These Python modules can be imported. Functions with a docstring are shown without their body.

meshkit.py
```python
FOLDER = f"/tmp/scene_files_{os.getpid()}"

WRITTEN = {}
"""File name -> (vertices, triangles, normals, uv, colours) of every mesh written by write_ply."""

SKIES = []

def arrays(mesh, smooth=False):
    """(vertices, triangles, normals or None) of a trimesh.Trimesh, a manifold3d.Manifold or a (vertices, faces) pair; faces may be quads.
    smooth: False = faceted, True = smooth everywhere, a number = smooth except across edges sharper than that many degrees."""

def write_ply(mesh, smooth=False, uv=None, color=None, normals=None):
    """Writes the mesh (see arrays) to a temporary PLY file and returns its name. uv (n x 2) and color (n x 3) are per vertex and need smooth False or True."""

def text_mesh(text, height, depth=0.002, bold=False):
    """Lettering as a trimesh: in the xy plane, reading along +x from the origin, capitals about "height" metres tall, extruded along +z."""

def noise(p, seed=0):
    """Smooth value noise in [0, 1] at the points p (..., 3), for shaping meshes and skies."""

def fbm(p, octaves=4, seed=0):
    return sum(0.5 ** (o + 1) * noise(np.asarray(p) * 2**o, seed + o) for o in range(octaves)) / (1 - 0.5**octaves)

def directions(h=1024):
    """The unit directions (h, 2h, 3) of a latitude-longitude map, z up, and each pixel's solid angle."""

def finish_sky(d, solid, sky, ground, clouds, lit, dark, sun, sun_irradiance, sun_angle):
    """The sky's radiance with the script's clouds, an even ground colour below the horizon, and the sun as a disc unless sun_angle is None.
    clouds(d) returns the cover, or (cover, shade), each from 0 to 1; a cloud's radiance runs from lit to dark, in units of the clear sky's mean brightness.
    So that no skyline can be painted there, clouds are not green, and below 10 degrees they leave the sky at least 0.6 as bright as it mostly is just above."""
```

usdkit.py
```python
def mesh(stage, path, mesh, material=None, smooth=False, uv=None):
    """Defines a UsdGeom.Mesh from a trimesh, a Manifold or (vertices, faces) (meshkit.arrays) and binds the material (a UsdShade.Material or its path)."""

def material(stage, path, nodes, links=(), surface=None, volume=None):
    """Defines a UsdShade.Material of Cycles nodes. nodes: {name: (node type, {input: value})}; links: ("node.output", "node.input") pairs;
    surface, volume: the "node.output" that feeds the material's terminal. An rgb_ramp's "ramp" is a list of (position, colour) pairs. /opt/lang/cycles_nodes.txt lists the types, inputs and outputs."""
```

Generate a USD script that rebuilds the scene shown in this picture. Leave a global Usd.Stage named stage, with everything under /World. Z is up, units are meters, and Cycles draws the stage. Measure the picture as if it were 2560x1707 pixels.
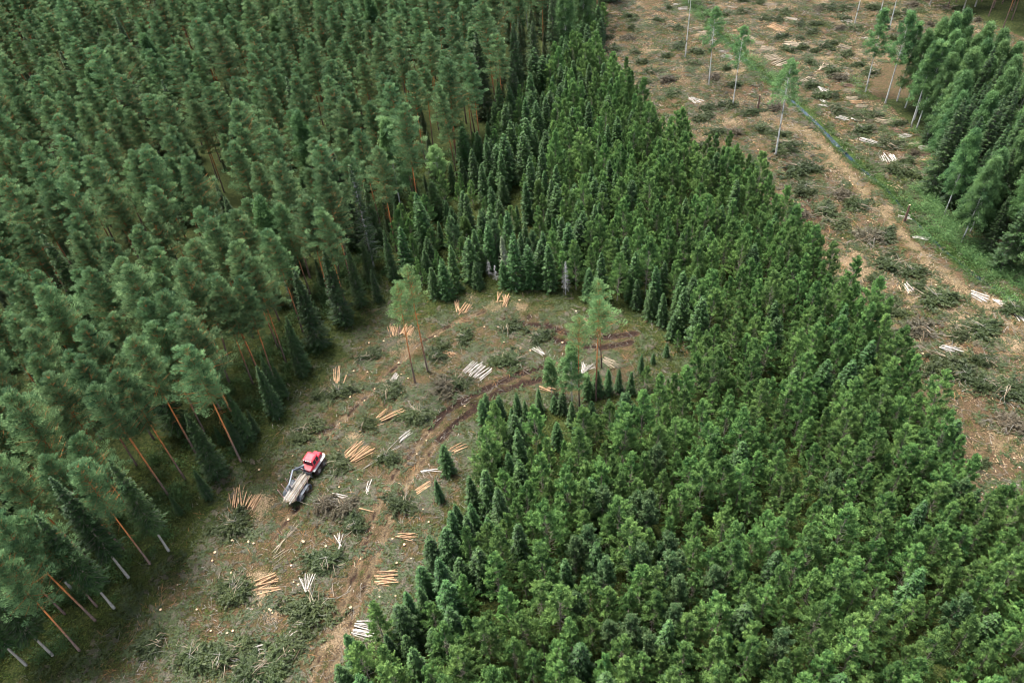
import math, numpy as np, trimesh, usdkit, meshkit
from pxr import Usd, UsdGeom, UsdLux, UsdShade, Gf, Sdf, Vt

stage = Usd.Stage.CreateInMemory()
UsdGeom.SetStageUpAxis(stage, "Z")
UsdGeom.SetStageMetersPerUnit(stage, 1.0)
UsdGeom.Xform.Define(stage, "/World")
UsdGeom.Scope.Define(stage, "/World/Looks")

# ------------------------------------------------------------------ camera, sky, sun, exposure
CAM_H, FOC = 95.0, 1934.0                      # metres above the ground; focal length in pixels of a 2560 wide picture
NADIR = (1470.0, 2900.0)                       # where the trunks' lines meet
_n = np.array([NADIR[0] - 1280, -(NADIR[1] - 853.5), -FOC]); _n /= np.linalg.norm(_n)
_up = -_n
_fw = np.array([0, 0, -1.0]); _fw = _fw - _up * (_fw @ _up); _fw /= np.linalg.norm(_fw)
ROT = np.stack([np.cross(_fw, _up), _fw, _up])  # world = ROT @ camera
cam = UsdGeom.Camera.Define(stage, "/World/camera")
_m = Gf.Matrix4d(1.0)
for _i in range(3):
    _m.SetRow(_i, Gf.Vec4d(*map(float, ROT[:, _i]), 0))
_m.SetRow(3, Gf.Vec4d(0, 0, CAM_H, 1))
cam.AddTransformOp().Set(_m)
cam.CreateHorizontalApertureAttr(36.0)
cam.CreateFocalLengthAttr(36.0 * FOC / 2560)
cam.CreateClippingRangeAttr(Gf.Vec2f(1.0, 20000.0))
cam.CreateExposureAttr(3.3)

SUN_EL, SUN_AZ = math.radians(66), math.radians(-45)     # azimuth = atan2(x, y) of the direction towards the sun
SUN_DIR = np.array([math.sin(SUN_AZ) * math.cos(SUN_EL), math.cos(SUN_AZ) * math.cos(SUN_EL), math.sin(SUN_EL)])
sky_m = usdkit.material(stage, "/World/Looks/sky_look", {
    "tc": ("texture_coordinate", {}),
    "sky": ("sky_texture", {"sky_type": "single_scattering", "sun_disc": False, "sun_elevation": SUN_EL, "sun_rotation": SUN_AZ}),
    "bw": ("rgb_to_bw", {}),
    "warm": ("mix_color", {"blend_type": "multiply", "fac": 1.0, "b": (1.0, 1.0, 1.0)}),
    "no": ("noise_texture", {"scale": 2.5, "detail": 6}),
    "rp": ("rgb_ramp", {"ramp": [(0.25, (0.35,) * 3), (0.65, (0.75,) * 3)]}),
    "mx": ("mix_color", {"blend_type": "mix"}),
    "bg": ("background_shader", {"strength": 0.06})},
    [("tc.generated", "no.vector"), ("no.fac", "rp.fac"), ("sky.color", "bw.color"), ("bw.val", "warm.a"), ("rp.color", "mx.fac"),
     ("sky.color", "mx.a"), ("warm.result", "mx.b"), ("mx.result", "bg.color")], surface="bg.Background")
dome = UsdLux.DomeLight.Define(stage, "/World/sky")
UsdShade.MaterialBindingAPI.Apply(dome.GetPrim()).Bind(sky_m)
sun = UsdLux.DistantLight.Define(stage, "/World/sun")
sun.CreateNormalizeAttr(True); sun.CreateIntensityAttr(0.4); sun.CreateAngleAttr(28.0); sun.CreateColorAttr(Gf.Vec3f(1.0, 0.97, 0.92))
_z = Gf.Vec3d(*map(float, SUN_DIR))
sun.AddTransformOp().Set(Gf.Matrix4d(Gf.Rotation(Gf.Vec3d(0, 0, 1), _z), Gf.Vec3d(0, 0, 0)))

# ------------------------------------------------------------------ from photograph pixels to places on the ground
def S(u, v, z=0.0):
    d = ROT @ np.array([u - 1280.0, -(v - 853.5), -FOC])
    return d[:2] * ((z - CAM_H) / d[2])
def crop(ox, oy, s):
    return lambda x, y, z=0.0: S(ox + x / s, oy + y / s, z)
F = crop(0, 0, 0.91875)
TR, BL, BR = crop(1280, 0, 1.8363), crop(0, 854, 1.8375), crop(1280, 854, 1.8375)
R1, R2, R3 = crop(640, 1060, 6.534), crop(500, 1300, 3.853), crop(900, 650, 3.36)
R5, R6 = crop(2000, 600, 3.92), crop(1500, 0, 3.92)
Z1, Z2, Z3, Z4, Z5, Z6 = crop(1960, 150, 3.92), crop(1860, 350, 4.48), crop(2260, 700, 3.015), crop(1960, 0, 3.92), crop(560, 880, 3.733), crop(960, 300, 3.408)
def proj(p):                                    # world (n,3) -> pixels in the 2352 wide frame
    c = (np.atleast_2d(p) - [0, 0, CAM_H]) @ ROT
    return np.stack([(1280 - c[:, 0] / c[:, 2] * FOC) * .91875, (853.5 + c[:, 1] / c[:, 2] * FOC) * .91875], 1)
def in_view(xy, h, margin=140):
    xy = np.atleast_2d(xy)
    a, b = (proj(np.c_[xy, np.full(len(xy), z)]) for z in (0.0, h))
    ok = xy[:, 1] > 8
    x0, x1 = np.minimum(a[:, 0], b[:, 0]), np.maximum(a[:, 0], b[:, 0])
    y0, y1 = np.minimum(a[:, 1], b[:, 1]), np.maximum(a[:, 1], b[:, 1])
    return ok & (x1 > -margin) & (x0 < 2352 + margin) & (y1 > -margin) & (y0 < 1568 + margin)
def inside(poly, pts):
    poly, pts = np.asarray(poly), np.atleast_2d(pts)
    x, y = pts[:, 0], pts[:, 1]
    out = np.zeros(len(pts), bool)
    for (x0, y0), (x1, y1) in zip(poly, np.roll(poly, -1, 0)):
        c = (y0 > y) != (y1 > y)
        out ^= c & (x < (x1 - x0) * (y - y0) / (y1 - y0 + 1e-12) + x0)
    return out
def dist_line(line, pts):
    line, pts = np.asarray(line), np.atleast_2d(pts)
    best = np.full(len(pts), 1e9)
    for a, b in zip(line[:-1], line[1:]):
        d = b - a
        t = np.clip(((pts - a) @ d) / (d @ d + 1e-12), 0, 1)
        best = np.minimum(best, np.hypot(*(pts - a - t[:, None] * d).T))
    return best
def darts(poly, spacing, seed, avoid=(), tries=None):
    poly = np.asarray(poly); r = np.random.default_rng(seed)
    lo, hi = poly.min(0), poly.max(0)
    n = tries or int(7 * np.prod(hi - lo) / spacing ** 2)
    c = r.uniform(lo, hi, (n, 2)); c = c[inside(poly, c)]
    cell, out = {}, []
    key = lambda p: (int(p[0] // spacing), int(p[1] // spacing))
    for p in avoid:
        cell.setdefault(key(p), []).append(p)
    for p in c:
        k = key(p)
        if all((p[0] - q[0]) ** 2 + (p[1] - q[1]) ** 2 > spacing ** 2 for i in (-1, 0, 1) for j in (-1, 0, 1) for q in cell.get((k[0] + i, k[1] + j), ())):
            cell.setdefault(k, []).append(p); out.append(p)
    return np.array(out).reshape(-1, 2)

EDGE = [F(*p) for p in [(-60, 1610), (30, 1545), (100, 1518), (185, 1490), (235, 1430), (300, 1325), (385, 1258), (430, 1180), (480, 1100), (560, 1040), (610, 960), (650, 900), (700, 855), (760, 775), (805, 715), (850, 680), (880, 640), (905, 590), (930, 545), (985, 500), (1020, 440), (1080, 370), (1150, 290), (1200, 250), (1235, 205), (1290, 150), (1345, 105), (1388, 80), (1385, 40), (1400, 0)]]
MATURE = EDGE + [np.array(p) for p in [(22, 420), (-420, 420), (-420, 30), (-90, 30)]]
EAST = [F(x, y, 9.5) for x, y in [(1366, 100), (1446, 125), (1476, 205), (1490, 245), (1536, 248), (1576, 258), (1616, 300), (1656, 298), (1696, 322), (1701, 360), (1741, 352), (1766, 400), (1786, 437), (1826, 455), (1836, 505), (1876, 520), (1921, 545), (1931, 565), (1921, 600), (1966, 605), (1996, 650), (2036, 685), (2046, 728), (2076, 752), (2091, 790), (2111, 820), (2176, 880), (2186, 915), (2226, 940), (2246, 1000), (2256, 1065), (2306, 1095), (2352, 1090), (2480, 1140), (2700, 1300)]]
GLADE = [F(*p) for p in [(1290, 950), (1400, 910), (1440, 880), (1470, 840), (1460, 805), (1490, 790), (1530, 765), (1560, 785), (1575, 870), (1545, 940), (1480, 985), (1400, 1005), (1330, 985)]]
WEST = [F(*p) for p in [(790, 1660), (815, 1560), (860, 1500), (950, 1440), (1000, 1320), (1060, 1220), (1105, 1140), (1120, 1060), (1110, 960), (1180, 938), (1290, 945)]]
NORTH = [F(*p) for p in [(1520, 745), (1440, 705), (1370, 690), (1290, 668), (1180, 665), (1080, 670), (990, 690), (950, 655), (905, 600)]]
YOUNG = WEST + [F(*p) for p in [(1330, 985), (1400, 1005), (1480, 985), (1560, 945), (1600, 880), (1575, 775)]] + NORTH + EDGE[18:28] + EAST + [np.array([75.0, 12.0]), np.array([-8.0, 22.0])]
BACK = [F(x, y, 17) for x, y in [(2560, 160), (2352, 125), (2290, 98), (2225, 62), (2150, 70), (2040, 75)]]
RIGHT = [F(*p) for p in [(1990, 212), (2040, 240), (2110, 300), (2140, 360), (2135, 460), (2185, 545), (2345, 650), (2560, 790)]] + BACK
FAR = [F(*p) for p in [(2060, -25), (2140, 20), (2225, 34), (2310, 66), (2420, 115)]] + [np.array([260.0, 230]), np.array([260.0, 330]), np.array([110.0, 360])]
CORRIDOR = EAST + [F(2700, 1500), F(2750, 640)] + [F(*p) for p in [(2345, 560), (2200, 520), (2150, 470), (2160, 380), (2110, 310), (2040, 250), (1990, 230), (2010, 150), (2200, 100), (2380, 110), (2200, 20), (2060, -60)]] + [np.array([22.0, 420])] + EDGE[::-1][:4]
DITCH = [F(*p) for p in [(1560, -40), (1600, 20), (1640, 62), (1672, 92), (1722, 140), (1785, 195), (1832, 238), (1868, 272), (1900, 303), (1938, 342), (1985, 385), (2040, 430), (2090, 490), (2160, 560), (2260, 640), (2400, 730)]]
TRACK = [F(*p) for p in [(1800, 290), (1850, 300), (1905, 345), (1960, 410), (2010, 470), (2055, 520), (2110, 580), (2180, 640), (2260, 700), (2352, 760), (2500, 850)]]
RUTS = [[F(*p) for p in q] for q in [
    [(1255, 842), (1190, 862), (1140, 884), (1100, 902), (1060, 925), (1020, 947), (990, 985), (955, 1030), (905, 1090), (865, 1170), (830, 1270), (795, 1370), (760, 1450), (705, 1570), (680, 1640)],
    [(1258, 868), (1200, 886), (1140, 905), (1100, 935), (1055, 965), (1010, 1010), (965, 1065), (925, 1130), (890, 1210), (855, 1300), (825, 1370), (790, 1460), (750, 1570), (725, 1640)],
    [(1160, 735), (1210, 745), (1250, 748), (1290, 760), (1340, 775), (1400, 772), (1460, 765)], [(1220, 765), (1270, 778), (1320, 795), (1380, 797), (1450, 785)],
    [(760, 990), (730, 1000), (790, 960), (850, 900), (900, 850), (960, 790), (1040, 745), (1110, 715)], [(630, 1240), (660, 1190), (680, 1165)]]]
CORR_RUTS = [[F(*p) for p in q] for q in [[(1790, 10), (1840, 45), (1900, 80), (1960, 108), (2010, 118)], [(1880, 30), (1930, 75), (1985, 110)], [(1430, 20), (1415, 60), (1400, 100)],
             [(1715, 180), (1745, 225)], [(1735, 175), (1762, 220)], [(1620, 210), (1650, 250)], [(1800, 380), (1850, 450), (1900, 530)], [(2040, 700), (2120, 730), (2220, 800), (2352, 880)], [(1930, 190), (2000, 260), (2070, 340), (2110, 400)]]]
MUD_SPOTS = [Z5(920, 810), Z5(1030, 800), Z5(1000, 690), F(1215, 728), F(1260, 745), F(1270, 778), R3(955, 1210), F(1050, 920), F(1150, 895), F(1200, 880), F(1230, 850)]

def height(xy):
    xy = np.atleast_2d(np.asarray(xy, float)); p = np.c_[xy, np.zeros(len(xy))]
    h = (meshkit.fbm(p * .06, 3, 5) - .5) * .9 + (meshkit.fbm(p * .5, 2, 9) - .5) * .22
    for line in RUTS + CORR_RUTS:
        h -= .16 * np.exp(-(dist_line(line, xy) / .45) ** 2)
    h -= .75 * np.exp(-(dist_line(DITCH, xy) / 1.1) ** 2)
    return h

# ------------------------------------------------------------------ writing helpers
LOOKS, USED = {}, {}
def fresh(name):
    k = USED.get(name, 0); USED[name] = k + 1
    return name if k == 0 else f"{name}_{k:03d}"
def tag(prim, label=None, cat=None, group=None, kind=None):
    for k, v in (("label", label), ("category", cat), ("group", group), ("kind", kind)):
        if v: prim.SetCustomDataByKey(k, v)
    return prim
def place(x, loc, rz=0.0, scale=1.0, rx=0.0, ry=0.0):
    x = UsdGeom.Xformable(x)
    x.AddTranslateOp().Set(Gf.Vec3d(*map(float, loc)))
    x.AddRotateXYZOp().Set(Gf.Vec3f(float(rx), float(ry), float(rz)))
    if scale != 1.0:
        x.AddScaleOp().Set(Gf.Vec3f(float(scale)) if np.ndim(scale) == 0 else Gf.Vec3f(*map(float, scale)))
def thing(name, label, cat, loc=(0, 0, 0), rz=0.0, group=None, ref=None, scale=1.0, rx=0.0, ry=0.0):
    path = "/World/" + fresh(name)
    x = UsdGeom.Xform.Define(stage, path)
    place(x, loc, rz, scale, rx, ry)
    if ref:
        x.GetPrim().GetReferences().AddInternalReference(ref); x.GetPrim().SetInstanceable(True)
    tag(x.GetPrim(), label, cat, group)
    return path
PARTS = {}
def part(parent, name, mesh, look, smooth=False, tint=None, label=None, kind=None):
    k = PARTS.get((parent, name), 0); PARTS[(parent, name)] = k + 1
    path = f"{parent}/{name}" + (f"_{k:03d}" if k else "")
    m = usdkit.mesh(stage, path, mesh, LOOKS[look], smooth)
    if tint is not None:
        UsdGeom.PrimvarsAPI(m).CreatePrimvar("tint", Sdf.ValueTypeNames.FloatArray, "vertex").Set(Vt.FloatArray.FromNumpy(np.asarray(tint, np.float32)))
    tag(m.GetPrim(), label, None, None, kind)
    return path
def instancer(name, label, cat, protos, xf, group=None):
    """protos: class paths. xf: list of (proto index, x, y, z, rz degrees, scale)."""
    path = "/World/" + fresh(name)
    pi = UsdGeom.PointInstancer.Define(stage, path)
    tag(pi.GetPrim(), label, cat, group, "stuff")
    rel = pi.CreatePrototypesRel()
    for i, c in enumerate(protos):
        q = UsdGeom.Xform.Define(stage, f"{path}/kinds/kind_{i:03d}")
        q.GetPrim().GetReferences().AddInternalReference(c)
        rel.AddTarget(q.GetPath())
    a = np.array([t[1:6] for t in xf], float)
    pi.CreateProtoIndicesAttr(Vt.IntArray([int(t[0]) for t in xf]))
    pi.CreatePositionsAttr(Vt.Vec3fArray.FromNumpy(a[:, :3].astype(np.float32)))
    h = np.radians(a[:, 3]) / 2
    pi.CreateOrientationsAttr(Vt.QuathArray([Gf.Quath(float(math.cos(t)), 0, 0, float(math.sin(t))) for t in h]))
    pi.CreateScalesAttr(Vt.Vec3fArray.FromNumpy(np.repeat(a[:, 4:5], 3, 1).astype(np.float32)))
    return path
def klass(name):
    p = "/World/" + name
    stage.CreateClassPrim(p); stage.GetPrimAtPath(p).SetTypeName("Xform")
    return p
cat_mesh = lambda ms: trimesh.util.concatenate(ms)

# ------------------------------------------------------------------ looks
def leaf_look(name, dark, light, var=0.18, translucent=0.28, tcol=None, hue=0.012, rough=0.55):
    nodes = {
        "at": ("attribute", {"attribute": "tint"}), "oi": ("object_info", {}),
        "rp": ("rgb_ramp", {"ramp": [(0.0, dark), (1.0, light)]}),
        "hv": ("map_range", {"from_min": 0.0, "from_max": 1.0, "to_min": 1 - var, "to_max": 1 + var}),
        "wn": ("white_noise_texture", {"dimensions": "1D"}),
        "hh": ("map_range", {"from_min": 0.0, "from_max": 1.0, "to_min": 0.5 - hue, "to_max": 0.5 + hue}),
        "hs": ("hsv", {"saturation": 1.0}),
        "p": ("principled_bsdf", {"roughness": rough, "specular_ior_level": 0.25}),
        "t": ("translucent_bsdf", {}), "m": ("mix_closure", {"fac": translucent})}
    links = [("at.fac", "rp.fac"), ("oi.random", "hv.value"), ("oi.random", "wn.w"), ("wn.value", "hh.value"), ("hh.result", "hs.hue"), ("hv.result", "hs.value"),
             ("rp.color", "hs.color"), ("hs.color", "p.base_color"), ("hs.color", "t.color"), ("p.BSDF", "m.closure1"), ("t.BSDF", "m.closure2")]
    LOOKS[name] = usdkit.material(stage, f"/World/Looks/{name}", nodes, links, surface="m.closure")
def bark_look(name, low, high, z0, z1, scale=6.0, rough=0.85, band=None):
    nodes = {"g": ("geometry", {}), "s": ("separate_xyz", {}), "mr": ("map_range", {"from_min": z0, "from_max": z1, "to_min": 0.0, "to_max": 1.0, "clamp": True}),
             "n": ("noise_texture", {"scale": scale, "detail": 5}), "sc": ("mapping", {"scale": (1, 1, .35)}),
             "mm": ("math", {"math_type": "multiply_add", "value2": .5, "value3": -.25}), "ad": ("math", {"math_type": "add", "use_clamp": True}),
             "mx": ("mix_color", {"a": low, "b": high}), "dk": ("rgb_ramp", {"ramp": [(.3, (.45,) * 3), (.6, (1,) * 3)] if not band else band}),
             "ml": ("mix_color", {"blend_type": "multiply", "fac": 1.0}), "p": ("principled_bsdf", {"roughness": rough, "specular_ior_level": .2})}
    links = [("g.position", "s.vector"), ("s.z", "mr.value"), ("g.position", "sc.vector"), ("sc.vector", "n.vector"), ("n.fac", "mm.value1"), ("mm.value", "ad.value1"), ("mr.result", "ad.value2"),
             ("ad.value", "mx.fac"), ("n.fac", "dk.fac"), ("mx.result", "ml.a"), ("dk.color", "ml.b"), ("ml.result", "p.base_color")]
    LOOKS[name] = usdkit.material(stage, f"/World/Looks/{name}", nodes, links, surface="p.BSDF")
def plain_look(name, col, rough=0.6, metal=0.0, spec=0.4, var=0.0, scale=5.0, coat=0.0, dirt=None):
    nodes = {"n": ("noise_texture", {"scale": scale, "detail": 5}), "tc": ("texture_coordinate", {}), "oi": ("object_info", {}),
             "rp": ("rgb_ramp", {"ramp": [(.32, dirt if dirt else tuple(c * (1 - var) for c in col)), (.6, col)]}),
             "hv": ("map_range", {"to_min": 1 - var * .6, "to_max": 1 + var * .6, "from_min": 0.0, "from_max": 1.0}), "hs": ("hsv", {"saturation": 1.0}),
             "p": ("principled_bsdf", {"roughness": rough, "metallic": metal, "specular_ior_level": spec, "coat_weight": coat})}
    links = [("tc.object", "n.vector"), ("n.fac", "rp.fac"), ("rp.color", "hs.color"), ("oi.random", "hv.value"), ("hv.result", "hs.value"), ("hs.color", "p.base_color")]
    LOOKS[name] = usdkit.material(stage, f"/World/Looks/{name}", nodes, links, surface="p.BSDF")

leaf_look("pine_needles", (0.017, 0.053, 0.022), (0.19, 0.29, 0.12), var=.26, translucent=.2)
leaf_look("spruce_needles", (0.01, 0.031, 0.009), (0.058, 0.108, 0.027), var=.24, translucent=.15)
leaf_look("young_spruce_needles", (0.013, 0.042, 0.011), (0.074, 0.15, 0.036), var=.24, translucent=.18)
leaf_look("birch_leaves", (0.016, 0.058, 0.015), (0.195, 0.325, 0.086), var=.26, translucent=.3, hue=.012)
leaf_look("tall_birch_leaves", (0.018, 0.058, 0.02), (0.145, 0.25, 0.078), var=.2, translucent=.3)
leaf_look("aspen_leaves", (0.02, 0.056, 0.018), (0.11, 0.17, 0.066), var=.15, translucent=.25)
leaf_look("light_leaves", (0.12, 0.22, 0.07), (0.22, 0.36, 0.13), var=.05, translucent=.35)
leaf_look("cut_boughs", (0.017, 0.029, 0.008), (0.06, 0.076, 0.024), var=.2, translucent=.12)
leaf_look("dry_boughs", (0.04, 0.036, 0.022), (0.095, 0.077, 0.044), var=.2, translucent=.1)
leaf_look("low_plants", (0.021, 0.04, 0.006), (0.092, 0.11, 0.02), var=.3, translucent=.25, hue=.03)
leaf_look("bright_plants", (0.03, 0.066, 0.014), (0.07, 0.125, 0.028), var=.25, translucent=.3)
leaf_look("straw_plants", (0.075, 0.062, 0.028), (0.18, 0.14, 0.07), var=.3, translucent=.2)
leaf_look("pale_pine_needles", (0.055, 0.115, 0.042), (0.25, 0.37, 0.14), var=.1, translucent=.3)
leaf_look("pale_birch_leaves", (0.04, 0.105, 0.036), (0.17, 0.29, 0.095), var=.1, translucent=.35)
leaf_look("pale_lichen", (0.08, 0.11, 0.055), (0.17, 0.2, 0.11), var=.05, translucent=.15)
bark_look("pine_bark", (.125, .085, .068), (.38, .135, .042), 3.5, 9.0)
bark_look("spruce_bark", (.24, .22, .19), (.16, .13, .11), 0.0, 10.0)
bark_look("birch_bark", (.30, .28, .25), (.46, .445, .41), 0.0, 3.0, scale=2.2, band=[(.36, (.12,) * 3), (.44, (1,) * 3)])
bark_look("young_birch_bark", (.26, .23, .19), (.22, .19, .15), 0.0, 6.0)
bark_look("dead_wood", (.26, .25, .24), (.36, .35, .34), 0.0, 6.0)
plain_look("pine_log_bark", (0.32, 0.196, 0.108), .75, var=.5, scale=2.0, spec=.2)
plain_look("birch_log_bark", (0.344, 0.316, 0.28), .7, var=.5, scale=2.5, spec=.2, dirt=(.16, .135, .11))
plain_look("brown_log_bark", (0.136, 0.08, 0.06), .8, var=.4, scale=2.0, spec=.2)
plain_look("pale_log_bark", (0.288, 0.232, 0.164), .75, var=.45, scale=2.2, spec=.2)
plain_look("cut_wood", (0.368, 0.256, 0.152), .7, var=.25, scale=9, spec=.2)
plain_look("stick_wood", (0.176, 0.124, 0.08), .8, var=.45, scale=3, spec=.15)
plain_look("grey_stick_wood", (0.184, 0.168, 0.144), .8, var=.4, scale=3, spec=.15)
plain_look("orange_stick_wood", (0.272, 0.14, 0.06), .8, var=.4, scale=3, spec=.15)
plain_look("wood_chips", (0.32, 0.232, 0.14), .8, var=.35, scale=9, spec=.15)

# ------------------------------------------------------------------ ground
def steps(a, b, s0, s1):
    out = [a]
    while out[-1] < b:
        out.append(out[-1] + s0 + (s1 - s0) * (out[-1] - a) / (b - a))
    return np.array(out)
xs = np.concatenate([[-6000, -2500, -1000, -500, -320, -240], steps(-190, 175, .62, .62), [200, 240, 320, 500, 1000, 2500, 6000]])
ys = np.concatenate([[-6000, -2500, -1000, -400, -150, -60, -20, 0, 10], steps(18, 330, .34, .95), [345, 370, 420, 520, 1000, 2500, 6000]])
gx, gy = np.meshgrid(xs, ys)
gp = np.c_[gx.ravel(), gy.ravel()]
gh = height(gp)
nx, ny = len(xs), len(ys)
ii = (np.arange(ny - 1)[:, None] * nx + np.arange(nx - 1)[None]).ravel()
gq = np.stack([ii, ii + 1, ii + 1 + nx, ii + nx], 1)
p3 = np.c_[gp, np.zeros(len(gp))]
nz = meshkit.fbm(p3 * .16, 4, 21); nz2 = meshkit.fbm(p3 * .9, 3, 33)
in_mat, in_you, in_cor, in_rig, in_far, in_gla = (inside(q, gp) for q in (MATURE, YOUNG, CORRIDOR, RIGHT, FAR, GLADE))
clear_area = ~(in_mat | in_you | in_cor | in_rig | in_far | in_gla)
d_edge = dist_line(EDGE, gp); d_north = dist_line(NORTH, gp); d_west = dist_line(WEST, gp)
soft = lambda d, w: np.exp(-(d / w) ** 2)
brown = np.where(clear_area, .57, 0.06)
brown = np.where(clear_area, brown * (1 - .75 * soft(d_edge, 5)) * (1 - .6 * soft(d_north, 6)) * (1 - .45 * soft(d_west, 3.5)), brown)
brown = np.where(in_cor, .60 + .5 * (nz2 - .5), brown)
pale = np.where(in_cor, .34 + .9 * (nz - .5), np.where(clear_area, .16, 0.0))
mud = np.zeros(len(gp)); grass = np.zeros(len(gp))
for line in RUTS:
    d = dist_line(line, gp)
    brown = np.maximum(brown, 1.0 * soft(d, .85)); mud = np.maximum(mud, .80 * soft(d, .5) * (nz2 * 1.7))
    pale = np.maximum(pale, .74 * soft(d, .66))
for line in RUTS[2:4] + [RUTS[0][:7], RUTS[1][:6]]:
    mud = np.maximum(mud, 1.15 * soft(dist_line(line, gp), .65) * (nz2 + .75))
for line in CORR_RUTS:
    mud = np.maximum(mud, .6 * soft(dist_line(line, gp), .9)); brown = np.maximum(brown, soft(dist_line(line, gp), 2.2))
for q in MUD_SPOTS:
    mud = np.maximum(mud, soft(np.hypot(*(gp - q).T), .9))
dd = dist_line(DITCH, gp)
grass = np.maximum(grass, .8 * soft(dd, 1.9) * in_cor)
mud = np.maximum(mud, .5 * soft(dd, .8))
dt = dist_line(TRACK, gp)
pale = np.maximum(pale, (.16 + .85 * nz2) * soft(dt + 4.5 * (nz2 - .5), 2.6) * in_cor); grass = grass * (1 - .7 * soft(dt, 2.2))
dr = dist_line(RIGHT[:8], gp)
grass = np.maximum(grass, .55 * soft(dr, 2.0) * in_cor)
brown = brown * (1 - grass)
CHIPS = [(Z5(330, 1400), 2.2), (Z5(345, 1480), 1.4), (R2(580, 560), 2.0), (R2(570, 720), 1.6), (R2(1720, 650), 1.2), (R3(1130, 390), 1.8), (R3(1340, 380), 1.8), (R3(330, 720), 2.4), (R3(440, 640), 1.3), (R3(940, 330), 1.2), (Z5(1180, 800), 1.4), (R2(1350, 1120), 2), (R2(700, 890), .9),
         (R5(450, 230), 3), (R5(1580, 740), 3.2), (R5(1560, 1110), 2.6), (R5(2050, 1400), 2.5), (R5(1100, 590), 1.6), (R5(1850, 600), 2.2), (R5(2080, 1020), 2.6), (R6(480, 220), 2.5), (R6(40, 370), 3), (R6(380, 830), 2), (R6(980, 980), 1.8), (R6(850, 140), 2.4), (R6(1290, 1190), 2.4), (R6(1000, 340), 3), (Z2(1650, 760), 2), (Z4(800, 530), 3), (R5(520, 760), 1.2), (R6(500, 500), 3.5), (R6(1700, 500), 3)]
chips = np.zeros(len(gp))
for q, r in CHIPS:
    chips = np.maximum(chips, .62 * soft(np.hypot(*(gp - q).T), r))
g = UsdGeom.Mesh.Define(stage, "/World/ground")
g.CreatePointsAttr(Vt.Vec3fArray.FromNumpy(np.c_[gp, gh].astype(np.float32)))
g.CreateFaceVertexCountsAttr(Vt.IntArray.FromNumpy(np.full(len(gq), 4, np.int32)))
g.CreateFaceVertexIndicesAttr(Vt.IntArray.FromNumpy(gq.astype(np.int32).ravel()))
g.CreateSubdivisionSchemeAttr("none")
pv = UsdGeom.PrimvarsAPI(g)
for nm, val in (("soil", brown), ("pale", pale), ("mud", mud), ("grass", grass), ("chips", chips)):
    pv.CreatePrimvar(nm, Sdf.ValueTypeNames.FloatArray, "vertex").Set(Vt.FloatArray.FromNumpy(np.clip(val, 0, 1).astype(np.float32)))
tag(g.GetPrim(), kind="structure")
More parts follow.
